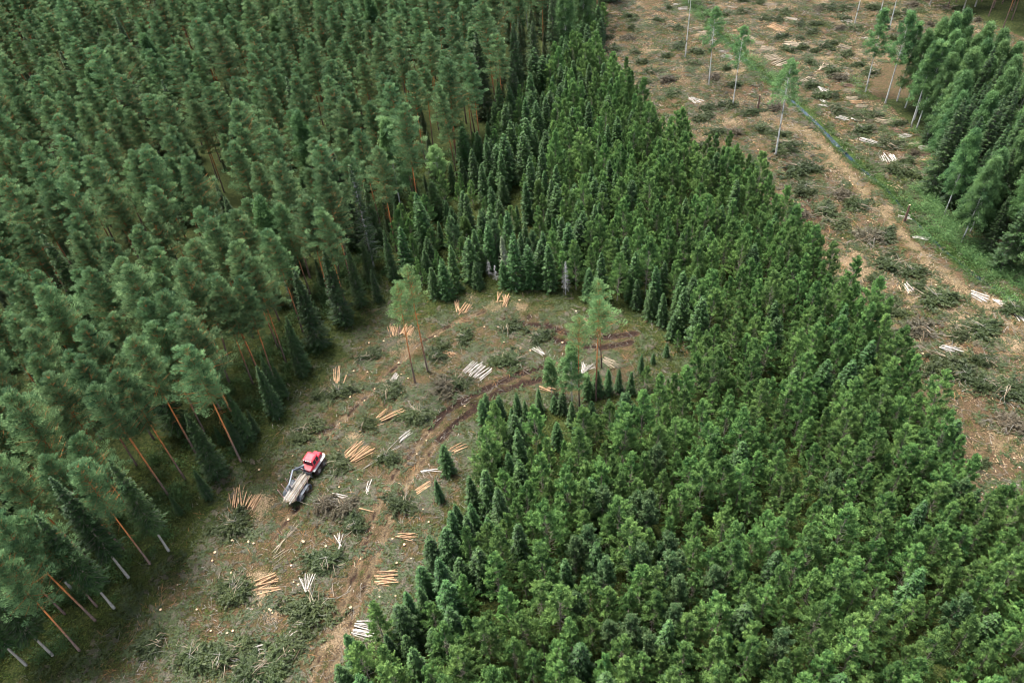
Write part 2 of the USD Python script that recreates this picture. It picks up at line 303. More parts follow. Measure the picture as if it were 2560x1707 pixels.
def ground_look():
    N = {"g": ("geometry", {})}
    L = []
    for nm, sc, de in (("na", .55, 7), ("nb", 2.6, 8), ("nc", 7.0, 6), ("nd", 1.3, 7)):
        N[nm] = ("noise_texture", {"scale": sc, "detail": de, "roughness": .62}); L.append(("g.position", nm + ".vector"))
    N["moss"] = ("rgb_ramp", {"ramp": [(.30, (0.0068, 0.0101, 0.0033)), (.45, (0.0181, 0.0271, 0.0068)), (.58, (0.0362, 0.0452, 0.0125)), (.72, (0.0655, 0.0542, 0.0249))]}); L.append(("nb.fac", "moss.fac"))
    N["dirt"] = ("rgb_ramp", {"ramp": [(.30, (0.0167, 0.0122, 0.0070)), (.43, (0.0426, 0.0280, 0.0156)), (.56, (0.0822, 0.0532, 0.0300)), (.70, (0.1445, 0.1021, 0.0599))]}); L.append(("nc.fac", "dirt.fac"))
    N["dry"] = ("rgb_ramp", {"ramp": [(.30, (0.0517, 0.0380, 0.0214)), (.5, (0.1217, 0.0913, 0.0531)), (.68, (0.2206, 0.1725, 0.1038))]}); L.append(("nc.fac", "dry.fac"))
    N["mudc"] = ("rgb_ramp", {"ramp": [(.35, (0.0070, 0.0047, 0.0039)), (.65, (0.0328, 0.0187, 0.0125))]}); L.append(("nb.fac", "mudc.fac"))
    N["gr"] = ("rgb_ramp", {"ramp": [(.32, (0.0109, 0.0234, 0.0055)), (.5, (0.0281, 0.0515, 0.0117)), (.68, (0.0515, 0.0718, 0.0234))]}); L.append(("nb.fac", "gr.fac"))
    N["ch"] = ("rgb_ramp", {"ramp": [(.35, (0.0936, 0.0585, 0.0351)), (.6, (0.2574, 0.1950, 0.1287))]}); L.append(("nc.fac", "ch.fac"))
    prev = "moss.color"
    for nm, col, noise, gain in (("soil", "dirt.color", "nd.fac", 3.2), ("pale", "dry.color", "nb.fac", 3.4), ("grass", "gr.color", "nd.fac", 2.6), ("mud", "mudc.color", "nb.fac", 2.2), ("chips", "ch.color", "nd.fac", 2.4)):
        N["a" + nm] = ("attribute", {"attribute": nm})
        N["s" + nm] = ("math", {"math_type": "add"})                     # attribute + noise - 1, sharpened
        N["k" + nm] = ("math", {"math_type": "multiply_add", "value2": gain, "value3": .5 - gain, "use_clamp": True})
        N["m" + nm] = ("mix_color", {})
        L += [("a%s.fac" % nm, "s%s.value1" % nm), (noise, "s%s.value2" % nm), ("s%s.value" % nm, "k%s.value1" % nm), ("k%s.value" % nm, "m%s.fac" % nm), (prev, "m%s.a" % nm), (col, "m%s.b" % nm)]
        prev = "m%s.result" % nm
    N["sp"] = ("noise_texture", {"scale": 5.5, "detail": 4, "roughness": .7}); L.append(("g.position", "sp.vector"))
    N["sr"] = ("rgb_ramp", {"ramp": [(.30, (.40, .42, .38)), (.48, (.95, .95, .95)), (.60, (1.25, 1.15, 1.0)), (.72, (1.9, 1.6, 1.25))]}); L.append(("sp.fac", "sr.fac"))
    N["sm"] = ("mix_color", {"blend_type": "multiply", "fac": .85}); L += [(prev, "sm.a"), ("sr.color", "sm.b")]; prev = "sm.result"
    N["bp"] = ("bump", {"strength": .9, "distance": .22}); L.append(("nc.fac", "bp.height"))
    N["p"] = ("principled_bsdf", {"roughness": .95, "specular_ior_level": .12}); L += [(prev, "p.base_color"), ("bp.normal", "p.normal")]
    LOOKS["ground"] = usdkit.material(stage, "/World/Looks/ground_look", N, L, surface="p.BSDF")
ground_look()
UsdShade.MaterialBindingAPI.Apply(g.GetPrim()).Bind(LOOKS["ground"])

LOOKS["water"] = usdkit.material(stage, "/World/Looks/water_look", {"n": ("noise_texture", {"scale": 3.0}), "g": ("geometry", {}), "b": ("bump", {"strength": .15, "distance": .05}),
    "p": ("principled_bsdf", {"base_color": (.015, .026, .036), "roughness": .06, "specular_ior_level": .6})}, [("g.position", "n.vector"), ("n.fac", "b.height"), ("b.normal", "p.normal")], surface="p.BSDF")
dl = []
for a, b in zip(DITCH[:-1], DITCH[1:]):
    for t in np.linspace(0, 1, max(2, int(np.hypot(*(b - a)) / 1.5)), endpoint=False):
        dl.append(a + (b - a) * t)
dl = np.array(dl); td = np.gradient(dl, axis=0); td /= np.linalg.norm(td, axis=1, keepdims=True); nd = np.c_[-td[:, 1], td[:, 0]]
dh = height(dl); dv = proj(np.c_[dl, np.zeros(len(dl))])[:, 1]
dw = (.22 + .25 * meshkit.noise(np.c_[dl * .3, np.zeros(len(dl))], 4) + .32 * np.clip(1 - np.abs(dv - 295) / 80, 0, 1) ** .5)[:, None]
wv = np.concatenate([np.c_[dl + nd * dw, dh + .16], np.c_[dl - nd * dw, dh + .16]]); k = len(dl); q = np.arange(k - 1)
usdkit.mesh(stage, "/World/ditch_water", (wv, np.stack([q, q + k, q + k + 1, q + 1], 1)), LOOKS["water"])
tag(stage.GetPrimAtPath("/World/ditch_water"), kind="structure")

# ------------------------------------------------------------------ plant shapes
def tris(c, d, L, w, r, flat=None):
    """One slim triangle at each centre c pointing along d, with random roll (or lying near the plane whose normal is flat)."""
    n = len(c)
    d = d / (np.linalg.norm(d, axis=1, keepdims=True) + 1e-9)
    s = np.cross(d, r.normal(size=(n, 3)) if flat is None else flat + .45 * r.normal(size=(n, 3)))
    s /= np.linalg.norm(s, axis=1, keepdims=True) + 1e-9
    L, w = np.broadcast_to(L, (n,))[:, None], np.broadcast_to(w, (n,))[:, None]
    v = np.stack([c - d * L * .4 - s * w * .5, c - d * L * .4 + s * w * .5, c + d * L * .6], 1).reshape(-1, 3)
    return v, np.arange(3 * n).reshape(-1, 3)
def tube(pts, rad, sides=6, cap=False):
    pts = np.asarray(pts, float); rad = np.broadcast_to(rad, (len(pts),))
    t = np.gradient(pts, axis=0); t /= np.linalg.norm(t, axis=1, keepdims=True) + 1e-12
    a = np.cross(t, np.where(np.abs(t[:, 2:]) < .9, [0, 0, 1.0], [1.0, 0, 0])); a /= np.linalg.norm(a, axis=1, keepdims=True) + 1e-12
    b = np.cross(t, a); th = np.arange(sides) * 2 * np.pi / sides
    v = (pts[:, None] + rad[:, None, None] * (np.cos(th)[None, :, None] * a[:, None] + np.sin(th)[None, :, None] * b[:, None])).reshape(-1, 3)
    f = []
    for i in range(len(pts) - 1):
        for j in range(sides):
            p, q2 = i * sides + j, i * sides + (j + 1) % sides
            f += [[p, q2, q2 + sides], [p, q2 + sides, p + sides]]
    if cap:
        for base in (0, (len(pts) - 1) * sides):
            v = np.vstack([v, v[base:base + sides].mean(0)])
            f += [[base + j, base + (j + 1) % sides, len(v) - 1] for j in range(sides)]
    return trimesh.Trimesh(v, f, process=False)
def bent_trunk(h, r0, r, bend=.25, top=.1):
    z = np.linspace(-.4, h, 9); ph = r.uniform(0, 6.3); amp = bend * r.uniform(.3, 1)
    x = amp * np.sin(z / h * 2.2 + ph) - amp * np.sin(ph); y = amp * np.cos(z / h * 1.7 + ph) - amp * np.cos(ph)
    rad = r0 * (1 - (1 - top) * np.clip(z / h, 0, 1) ** 1.1); rad[0] *= 1.25; rad[1] *= 1.0
    pts = np.c_[x, y, z]
    return pts, rad, lambda q: np.stack([np.interp(q, z, x), np.interp(q, z, y), q], -1)
unit = lambda az, el: np.stack([np.cos(az) * np.cos(el), np.sin(az) * np.cos(el), np.sin(el)], -1)

def pine(path, seed, h=24.0, base=.56, R=2.5, nb=64, look="pine_needles", per=92):
    r = np.random.default_rng(seed)
    pts, rad, axis = bent_trunk(h, h * .0068, r, .5)
    wood = [tube(pts, rad, 7)]
    C, D, T = [], [], []
    lop = r.uniform(0, 6.3)
    for i in range(nb):
        t = ((i + r.uniform(0, 1)) / nb) ** .82
        z = h * (base + (1 - base) * t) - .3
        prof = min(1.0, .45 + 2.0 * t) * (1 - t) ** .66
        az = i * 2.4 + r.normal() * .4
        L = R * prof * r.uniform(.6, 1.15) * (1 + .22 * math.cos(az - lop)) + .25
        el = math.radians(r.uniform(-8, 22) + 38 * t)
        p0 = axis(np.array(z)); d = unit(az, el); end = p0 + d * L
        wood.append(tube([p0, p0 + d * L * .55 + [0, 0, -.05], end], [.045, .032, .015], 3))
        k = 1 + int(L > .7) + int(L > 1.3) + int(L > 2.1)
        for j in range(k):
            f = 1 - .30 * j * r.uniform(.75, 1.2)
            side = r.normal(size=3) * [.3, .3, .1] * (L / 2 + .3)
            c = p0 + d * L * max(f, .2) + side
            s = (.42 + .13 * L) * r.uniform(.75, 1.15)
            off = r.normal(size=(per, 3)); off /= np.linalg.norm(off, axis=1, keepdims=True)
            off *= r.uniform(.35, 1, (per, 1)) ** .6
            C.append(c + off * [s, s, s * .40] + [0, 0, .12]); D.append(off * [1, 1, .6] + d * .8 + [0, 0, .7])
            T.append(np.clip(r.normal(.5, .2) + r.normal(size=per) * .18, 0, 1))
    for i in range(9):                         # dead stubs under the crown
        z = h * (base - .02 - .2 * r.random()); az = r.uniform(0, 6.3); p0 = axis(np.array(z))
        wood.append(tube([p0, p0 + unit(az, -.1) * r.uniform(.5, 1.4)], [.022, .008], 3))
    C, D, T = np.concatenate(C), np.concatenate(D), np.concatenate(T)
    v, f = tris(C, D, r.uniform(.20, .36, len(C)), r.uniform(.06, .11, len(C)), r)
    part(path, "trunk", cat_mesh(wood), "pine_bark", True)
    part(path, "crown", (v, f), look, tint=np.repeat(T, 3))

def spruce(path, seed, h=18.0, base=.08, R=2.3, gap=.46, look="spruce_needles", bark="spruce_bark", dens=20, leaf=.34, power=.85, bare=0.0, sparse=1.0):
    r = np.random.default_rng(seed)
    pts, rad, axis = bent_trunk(h, h * .0085, r, .15, .06)
    wood = [tube(pts, rad, 6)]; C, D, U, T = [], [], [], []
    z = h * base
    while z < h - .15:
        t = (z - h * base) / (h * (1 - base))
        nb = 7 if t < .85 else 5
        for i in range(nb):
            az = r.uniform(0, 6.3) if r.random() < .3 else i * 6.283 / nb + z * 3
            L = (R * (1 - t) ** power * min(1, .72 + t * 3) + .1) * r.uniform(.72, 1.12)
            p0 = axis(np.array(z + r.normal() * .35 * gap)); out = unit(az, 0.0)
            sag = (-.42 + .75 * t) * L
            q = np.linspace(0, 1, 4)[:, None]
            line = p0 + out * L * q + np.array([0, 0, 1.0]) * (sag * q ** .9 + .16 * L * q ** 2.5)
            if L > .5: wood.append(tube(line, [.03, .022, .014, .006], 3))
            if r.random() > sparse or t < bare: continue
            n = max(7, int(dens * L)); s = r.uniform(.12, 1, n) ** .75
            c = np.stack([np.interp(s, q[:, 0], line[:, k]) for k in range(3)], 1)
            lat = np.array([-out[1], out[0], 0]); wd = .34 * L * (1.05 - s) + .1
            sd = r.uniform(-1, 1, n)
            c = c + lat * (sd * wd)[:, None] + np.array([0, 0, -1]) * (np.abs(sd) * wd * .35 + r.uniform(0, .12, n))[:, None]
            C.append(c); D.append(out * .9 + lat * (sd * 1.1)[:, None] + np.array([0, 0, -.22]) + r.normal(size=(n, 3)) * .15)
            U.append(np.tile(np.array([0, 0, 1.0]) + .35 * out, (n, 1)))
            T.append(np.clip(r.normal(.45, .18) + r.normal(size=n) * .16, 0, 1))
        z += gap * (1 - .45 * t) * r.uniform(.8, 1.2)
    C.append(axis(np.linspace(h - .6, h + .1, 10))); D.append(np.tile([0, 0, 1.0], (10, 1)) + r.normal(size=(10, 3)) * .35); U.append(r.normal(size=(10, 3))); T.append(np.full(10, .8))
    C, D, U, T = map(np.concatenate, (C, D, U, T))
    v, f = tris(C, D, r.uniform(.8, 1.3, len(C)) * leaf, r.uniform(.75, 1.2, len(C)) * leaf * .52, r, U)
    part(path, "trunk", cat_mesh(wood), bark, True)
    part(path, "crown", (v, f), look, tint=np.repeat(T, 3))

def birch(path, seed, h=11.0, base=.12, R=1.6, nb=64, leaf=.2, look="birch_leaves", twigs=6, per=22, droop=.25, lift=42, r0=.0068, power=.8, bulge=2.6, bark="birch_bark", spread=.12, feather=False):
    r = np.random.default_rng(seed)
    pts, rad, axis = bent_trunk(h, h * r0, r, .3, .05)
    wood = [tube(pts, rad, 6)]; C, D, T = [], [], []
    for i in range(nb):
        t = (i + r.random()) / nb
        z = h * (base + (.97 - base) * t)
        az = i * 2.4 + r.normal() * .5
        L = (R * min(1.0, .5 + bulge * t) * (1 - t) ** power + .3) * (r.uniform(.80, 1.12) if feather else r.uniform(.68, 1.14))
        el = math.radians(lift + (62 - lift) * .9 * t + r.normal() * 9)
        p0 = axis(np.array(z)); d = unit(az, el)
        q = np.linspace(0, 1, 4)[:, None]
        line = p0 + d * L * q * 1.15 + np.array([0, 0, -1.0]) * droop * L * q ** 2
        if L > .6: wood.append(tube(line, [.028, .02, .012, .005], 3))
        tone = r.normal(.45, .17)
        for k in range(twigs):
            s = r.uniform(.35, 1) if k else 1.0
            st = np.array([np.interp(s, q[:, 0], line[:, j]) for j in range(3)])
            td = (d * .7 + r.normal(size=3) * .38 + [0, 0, .65]) if feather else d * .9 + r.normal(size=3) * .6 + [0, 0, .25 - droop * 1.2 * r.random()]; td /= np.linalg.norm(td)
            tl = r.uniform(.35, .8) * (.35 + .3 * L)
            w = r.random(per)
            c = st + td * (tl * w)[:, None] + np.array([0, 0, -droop * .5]) * (w ** 2 * tl)[:, None] + r.normal(size=(per, 3)) * spread * (1.15 - w[:, None] * .7)
            C.append(c); D.append(td + r.normal(size=(per, 3)) * .55 + [0, 0, .1 - droop * .6])
            T.append(np.clip(tone + r.normal() * .14 + r.normal(size=per) * .15, 0, 1))
    C, D, T = map(np.concatenate, (C, D, T))
    v, f = tris(C, D, r.uniform(.75, 1.25, len(C)) * leaf * (1.5 if feather else 1), r.uniform(.55, .9, len(C)) * leaf, r)
    part(path, "trunk", cat_mesh(wood), bark, True)
    part(path, "crown", (v, f), look, tint=np.repeat(T, 3))

def dead_tree(path, seed, h=8.0, R=1.1, gap=.3):
    r = np.random.default_rng(seed)
    pts, rad, axis = bent_trunk(h, h * .009, r, .1, .06)
    br = []
    z = h * .22
    while z < h - .1:
        t = z / h
        for i in range(6):
            az = r.uniform(0, 6.3); L = (R * (1.05 - t) + .1) * r.uniform(.6, 1.15); p0 = axis(np.array(z)); out = unit(az, 0.)
            e = p0 + out * L + [0, 0, -.38 * L]
            br.append(tube([p0, p0 + out * L * .5 + [0, 0, -.12 * L], e], [.022, .016, .008], 3))
            for s in (-1, 1):
                m = p0 + out * L * r.uniform(.4, .8) + [0, 0, -.2 * L]
                br.append(tube([m, m + out * L * .3 + np.array([-out[1], out[0], 0]) * s * L * .3 + [0, 0, -.15 * L]], [.012, .005], 3))
        z += gap * r.uniform(.7, 1.3)
    part(path, "trunk", tube(pts, rad, 6), "dead_wood", True)
    part(path, "branches", cat_mesh(br), "dead_wood")

PINES, SPRUCES, EDGE_SPRUCES, YSPRUCES, YBIRCHES, BIRCHES, ASPENS = [], [], [], [], [], [], []
for i, (b, R, nb) in enumerate([(.46, 3.9, 72), (.50, 3.5, 66), (.42, 4.3, 80), (.54, 3.8, 60), (.48, 3.2, 68), (.58, 3.1, 50), (.40, 3.5, 78), (.51, 4.4, 64)]):
    p = klass(f"pine_kind_{i:03d}"); pine(p, 100 + i, 24.0, b, R, nb); PINES.append(p)
for i, (b, R) in enumerate([(.05, 3.1), (.08, 2.7), (.04, 2.5)]):
    p = klass(f"spruce_kind_{i:03d}"); spruce(p, 200 + i, 19.0, b, R, dens=32, leaf=.25); SPRUCES.append(p)
for i, (b, R) in enumerate([(.24, 2.3), (.30, 2.5)]):
    p = klass(f"edge_spruce_kind_{i:03d}"); spruce(p, 220 + i, 22.0, b, R, gap=.5, dens=32, leaf=.25); EDGE_SPRUCES.append(p)
for i, (R, pw) in enumerate([(2.0, .72), (1.75, .85), (2.25, .68), (1.55, .8)]):
    p = klass(f"young_spruce_kind_{i:03d}"); spruce(p, 240 + i, 9.0, .03, R, gap=.34, look="young_spruce_needles", dens=28, leaf=.27, power=pw); YSPRUCES.append(p)
for i, (R, b, nb, pw) in enumerate([(2.5, .10, 66, .72), (2.2, .08, 62, .82), (2.8, .12, 70, .68), (2.1, .15, 56, .75), (2.4, .10, 64, .60), (1.8, .06, 58, .9), (2.6, .2, 56, .64), (2.3, .05, 66, .9)]):
    p = klass(f"young_birch_kind_{i:03d}"); birch(p, 300 + i, 11.0, b, R, nb, leaf=.115, twigs=11, per=26, spread=.10, power=pw, lift=30, droop=.22, feather=True, bark="young_birch_bark"); YBIRCHES.append(p)
for i, (R, b) in enumerate([(3.9, .26), (4.4, .22), (3.4, .32)]):
    p = klass(f"tall_birch_kind_{i:03d}"); birch(p, 340 + i, 21.0, b, R, 100, leaf=.21, look="tall_birch_leaves", twigs=8, per=44, droop=.75, lift=28, power=.6, bulge=2.4, r0=.0072, spread=.34); BIRCHES.append(p)
EDGE_BIRCH = klass("edge_birch_kind_000"); birch(EDGE_BIRCH, 350, 21.0, .46, 3.2, 64, leaf=.2, look="tall_birch_leaves", twigs=7, per=34, droop=.6, lift=30, power=.55, r0=.0078, spread=.25)
for i in range(2):
    p = klass(f"aspen_kind_{i:03d}"); birch(p, 360 + i, 10.5, .15, 1.9, 66, leaf=.16, look="aspen_leaves", twigs=6, per=36, droop=.1, lift=46, power=.6, bark="spruce_bark"); ASPENS.append(p)

# ------------------------------------------------------------------ the forwarder
plain_look("red_paint", (.44, .013, .028), .5, var=.2, scale=2.2, coat=.05, dirt=(.50, .04, .045))
plain_look("grey_paint", (.32, .32, .30), .6, var=.4, scale=4)
plain_look("dark_steel", (.055, .060, .065), .55, metal=.3, var=.4, scale=5)
plain_look("worn_steel", (.085, .097, .115), .5, metal=.3, var=.5, scale=5)
plain_look("rusty_steel", (.33, .20, .17), .7, var=.4, scale=5)
plain_look("tyre_rubber", (.028, .022, .020), .9, var=.4, scale=5, spec=.2, dirt=(.075, .045, .034))
plain_look("rim_paint", (.26, .24, .20), .6, var=.35, scale=6)
plain_look("cab_glass", (.018, .022, .026), .08, spec=.7)
plain_look("black_plastic", (.02, .02, .02), .5, var=.2)
plain_look("lamp_lens", (.75, .73, .66), .2, spec=.6)

def hull(pts):
    return trimesh.convex.convex_hull(np.asarray(pts, float))
def rbox(c, s, ch=.04):
    c, h = np.asarray(c, float), np.asarray(s, float) / 2; ch = min(ch, *(h * .45)); out = []
    for k in range(3):
        e = h.copy() - ch; e[k] = h[k]
        out += [c + e * [a, b, d] for a in (-1, 1) for b in (-1, 1) for d in (-1, 1)]
    return hull(out)
def bar(a, b, w, d=None, up=(0, 0, 1)):
    a, b = np.asarray(a, float), np.asarray(b, float); d = w if d is None else d
    t = (b - a) / np.linalg.norm(b - a); s = np.cross(t, up if abs(t[2]) < .95 else (1, 0, 0)); s /= np.linalg.norm(s); u = np.cross(s, t)
    return hull([e + s * w / 2 * i + u * d / 2 * j for e in (a, b) for i in (-1, 1) for j in (-1, 1)])
def taper(x0, x1, b0, b1, z0, z1):
    """A tapered box: half widths b at the bottom x range x0 and top x range x1."""
    return hull([(x, y, z0) for x in x0 for y in (-b0, b0)] + [(x, y, z1) for x in x1 for y in (-b1, b1)])

fr, rr = R1(1052, 677, .66), R1(775, 1102, .66)         # right hand wheels: middle of the front and of the rear pair
hd = (fr - rr) / np.linalg.norm(fr - rr); left = np.array([-hd[1], hd[0]])
mid = (fr + rr) / 2 + left * 1.12
FW_RZ = math.degrees(math.atan2(hd[1], hd[0])); FW_Z = float(height(mid)[0]) + .02
fw = thing("forwarder", "red eight-wheeled forwarder loaded with pale logs, parked in the clearing", "forwarder", (*mid, FW_Z), FW_RZ)
FX, RX = np.linalg.norm(fr - rr) / 2, -np.linalg.norm(fr - rr) / 2
def wheel(x, y, side, spec=""):
    w, Rr = .62, .68
    prof = np.array([(.34, -w / 2 + .05), (.56, -w / 2), (Rr - .03, -w / 2 + .06), (Rr, -w / 4), (Rr, w / 4), (Rr - .03, w / 2 - .06), (.56, w / 2), (.34, w / 2 - .05)])
    ty = trimesh.creation.revolve(prof, sections=28)
    lug = [trimesh.transformations.rotation_matrix(a + (.13 if s > 0 else 0), [0, 0, 1]) for s in (1,) for a in ()]
    lugs = []
    for k in range(18):
        for s in (-1, 1):
            b = trimesh.creation.box((.07, .06, w * .46)); b.apply_transform(trimesh.transformations.rotation_matrix(s * .5, [1, 0, 0]))
            b.apply_translation((Rr + .01, 0, s * w * .23)); b.apply_transform(trimesh.transformations.rotation_matrix((k + (.5 if s > 0 else 0)) * 2 * np.pi / 18, [0, 0, 1])); lugs.append(b)
    rim = trimesh.creation.revolve(np.array([(0, w / 2 - .16), (.12, w / 2 - .14), (.16, w / 2 - .2), (.27, w / 2 - .2), (.33, w / 2 - .04), (.36, w / 2 - .05)]), sections=24)
    M = trimesh.transformations.rotation_matrix(-side * np.pi / 2, [1, 0, 0])
    for m in [ty, rim] + lugs: m.apply_transform(M); m.apply_translation((x, y, .68))
    k = PARTS.get((fw, "wheel"), 0)
    wp = part(fw, "wheel", ty, "tyre_rubber", 35)
    part(wp, "tread", cat_mesh(lugs), "tyre_rubber"); part(wp, "rim", rim, "rim_paint", 30)
for cx in (FX, RX):
    for dx in (.77, -.77):
        for s in (1, -1):
            wheel(cx + dx, s * 1.08, s)
for s in (1, -1):
    part(fw, "bogie_beam", cat_mesh([rbox((FX, s * .66, .72), (1.7, .18, .34), .05)]), "dark_steel")
    part(fw, "bogie_beam", cat_mesh([rbox((RX, s * .66, .72), (1.7, .18, .34), .05)]), "dark_steel")
    # steel band track round the rear pair of wheels
    loop, n = [], 46
    per = 2 * 1.54 + 2 * np.pi * .74
    rungs = []
    for k in range(n):
        u = k / n * per
        if u < 1.54: p, a = (RX - .77 + u, .68 + .74), 0.0
        elif u < 1.54 + np.pi * .74: a = (u - 1.54) / .74; p = (RX + .77 + .74 * math.sin(a), .68 + .74 * math.cos(a))
        elif u < 3.08 + np.pi * .74: p, a = (RX + .77 - (u - 1.54 - np.pi * .74), .68 - .70), np.pi
        else: a = np.pi + (u - 3.08 - np.pi * .74) / .74; p = (RX - .77 + .74 * math.sin(a), .68 + .74 * math.cos(a))
        b = trimesh.creation.box((.085, .84, .05)); b.apply_transform(trimesh.transformations.rotation_matrix(a, [0, 1, 0])); b.apply_translation((p[0], s * 1.16, p[1])); rungs.append(b)
    for y in (.78, 1.55):
        ring = [np.array([RX + cx2 + .73 * math.sin(a), s * y, .68 + .73 * math.cos(a)]) for cx2, rng_ in ((.77, np.linspace(0, np.pi, 9)), (-.77, np.linspace(np.pi, 2 * np.pi, 9))) for a in rng_]
        rungs += [bar(a, b, .05, .05) for a, b in zip(ring, ring[1:] + ring[:1])]
    part(fw, "track", cat_mesh(rungs), "worn_steel")
part(fw, "front_frame", cat_mesh([rbox((FX + .05, 0, 1.02), (3.5, .95, .42), .06)]), "grey_paint")
part(fw, "side_step", cat_mesh([rbox((FX - .05, s * .98, 1.46), (3.2, .5, .07), .02) for s in (1, -1)] + [rbox((FX - .05, s * .72, 1.28), (3.0, .06, .36), .02) for s in (1, -1)]), "grey_paint")
part(fw, "bumper", hull([(FX + 1.75, y, z) for y in (-.95, .95) for z in (.85, 1.2)] + [(FX + 2.05, y, z) for y in (-.8, .8) for z in (.95, 1.3)]), "grey_paint")
part(fw, "hood", hull([(FX + .55, y, z) for y in (-.72, .72) for z in (1.45, 2.12)] + [(FX + 1.78, y, 1.45) for y in (-.62, .62)] + [(FX + 1.82, y, 1.75) for y in (-.60, .60)] + [(FX + 1.55, y, 2.08) for y in (-.54, .54)] + [(FX + .55, y, 2.24) for y in (-.56, .56)]), "red_paint", 20)
part(fw, "grille", cat_mesh([rbox((FX + 1.81, 0, 1.62), (.05, .9, .28), .01)] + [rbox((FX + 1.1, s * .71, 1.80), (.62, .05, .30), .01) for s in (1, -1)]), "black_plastic")
part(fw, "exhaust", cat_mesh([tube([(FX + .8, -.3, 2.15), (FX + .8, -.3, 2.55)], .06, 10, True)]), "dark_steel", 30)
CABX = FX - .25
part(fw, "cab", cat_mesh([taper((CABX - .88, CABX + .80), (CABX - .88, CABX + .80), .86, .90, 1.48, 2.02)]
    + [bar((CABX + x0, s * .88, 2.0), (CABX + x1, s * .78, 3.0), .11) for s in (1, -1) for x0, x1 in ((.78, .56), (-.84, -.70), (.0, -.02))]), "red_paint")
glass = taper((CABX - .80, CABX + .74), (CABX - .67, CABX + .53), .845, .755, 2.02, 3.0)
part(fw, "cab_glass", glass, "cab_glass")
part(fw, "cab_roof", hull([(CABX + x, y, 3.02) for x in (-.84, .72) for y in (-.88, .88)] + [(CABX + x, y, 3.12) for x in (-.88, .76) for y in (-.80, .80)] + [(CABX + x, y, 3.20) for x in (-.66, .5) for y in (-.6, .6)]), "red_paint", 15)
for y in (-.6, -.2, .2, .6):
    part(fw, "work_lamp", rbox((CABX - .92, y, 3.06), (.09, .17, .12), .02), "lamp_lens")
part(fw, "seat", cat_mesh([rbox((CABX - .1, 0, 2.1), (.5, .5, .15), .05), rbox((CABX + .2, 0, 2.45), (.12, .5, .7), .05)]), "black_plastic")
part(fw, "rear_deck", hull([(CABX - 1.75, y, z) for y in (-.66, .66) for z in (1.45, 1.82)] + [(CABX - .86, y, 1.45) for y in (-.84, .84)] + [(CABX - .86, y, 2.12) for y in (-.78, .78)]), "red_paint", 20)
JX = FX - 2.15
part(fw, "articulation_joint", cat_mesh([rbox((JX, 0, 1.0), (.7, .6, .5), .06), tube([(JX, 0, .75), (JX, 0, 1.4)], .16, 12, True)]), "dark_steel")
part(fw, "rear_frame", cat_mesh([rbox(((JX - .3 + RX - 2.2) / 2, s * .3, 1.16), (JX - .3 - RX + 2.2, .16, .26), .03) for s in (1, -1)] + [rbox((RX + x, 0, 1.2), (.16, 1.5, .18), .03) for x in (-2.0, -.7, .6, 1.75)]), "dark_steel")
GX = JX - .42                                                  # gate between crane and load
gate = [bar((GX, s * 1.28, 1.25), (GX - .05, s * 1.36, 3.0), .09) for s in (1, -1)] + [bar((GX, -1.3, z), (GX, 1.3, z), .07) for z in (1.35, 2.2, 2.95)] + [bar((GX, y, 1.3), (GX, y, 2.95), .035) for y in np.linspace(-1.1, 1.1, 12)]
part(fw, "gate", cat_mesh(gate), "dark_steel")
for x in (GX - 1.15, GX - 2.35, GX - 3.45, GX - 4.5):
    part(fw, "bunk", cat_mesh([rbox((x, 0, 1.33), (.16, 2.3, .14), .02)]), "rusty_steel")
    for s in (1, -1):
        part(fw, "stake", bar((x, s * 1.14, 1.35), (x, s * 1.58, 2.95), .12, .10), "rusty_steel")
part(fw, "crane_pillar", cat_mesh([tube([(JX + .12, .30, 1.4), (JX + .12, .30, 2.7)], .17, 12, True), rbox((JX + .12, .30, 2.75), (.42, .42, .4), .06)]), "dark_steel", 30)
part(fw, "crane_boom", cat_mesh([bar((JX + .12, .30, 2.85), (GX - .9, 1.05, 3.25), .20, .24), bar((JX, .35, 2.3), (GX - .45, .82, 3.0), .09, .09)]), "worn_steel")
part(fw, "crane_jib", cat_mesh([bar((GX - .9, 1.05, 3.25), (GX - 3.3, .35, 2.9), .17, .2), bar((GX - .75, 1.18, 3.35), (GX - 2.2, .72, 3.15), .07, .07)]), "worn_steel")
part(fw, "grapple", cat_mesh([tube([(GX - 3.3, .35, 2.9), (GX - 3.35, .33, 2.5)], .10, 8, True), rbox((GX - 3.35, .33, 2.42), (.36, .36, .18), .04)]
    + [tube([(GX - 3.35 + .1 * e, .33 + s * .1, 2.4), (GX - 3.4 + .15 * e, .33 + s * .42, 2.15), (GX - 3.4 + .15 * e, .33 + s * .36, 1.92), (GX - 3.4 + .1 * e, .33 + s * .12, 1.8)], .055, 6, True) for s in (1, -1) for e in (-1, 1)]), "dark_steel", 30)
part(fw, "hose", cat_mesh([tube([(GX - .2, .75, 3.05), (GX - .9, 1.2, 3.45), (GX - 2.0, .85, 3.25), (GX - 3.2, .45, 2.95)], .025, 5)]), "black_plastic", 30)
cr, sr = math.cos(math.radians(FW_RZ)), math.sin(math.radians(FW_RZ))
fw_world = lambda p: np.array([mid[0] + cr * p[0] - sr * p[1], mid[1] + sr * p[0] + cr * p[1], FW_Z + p[2]])

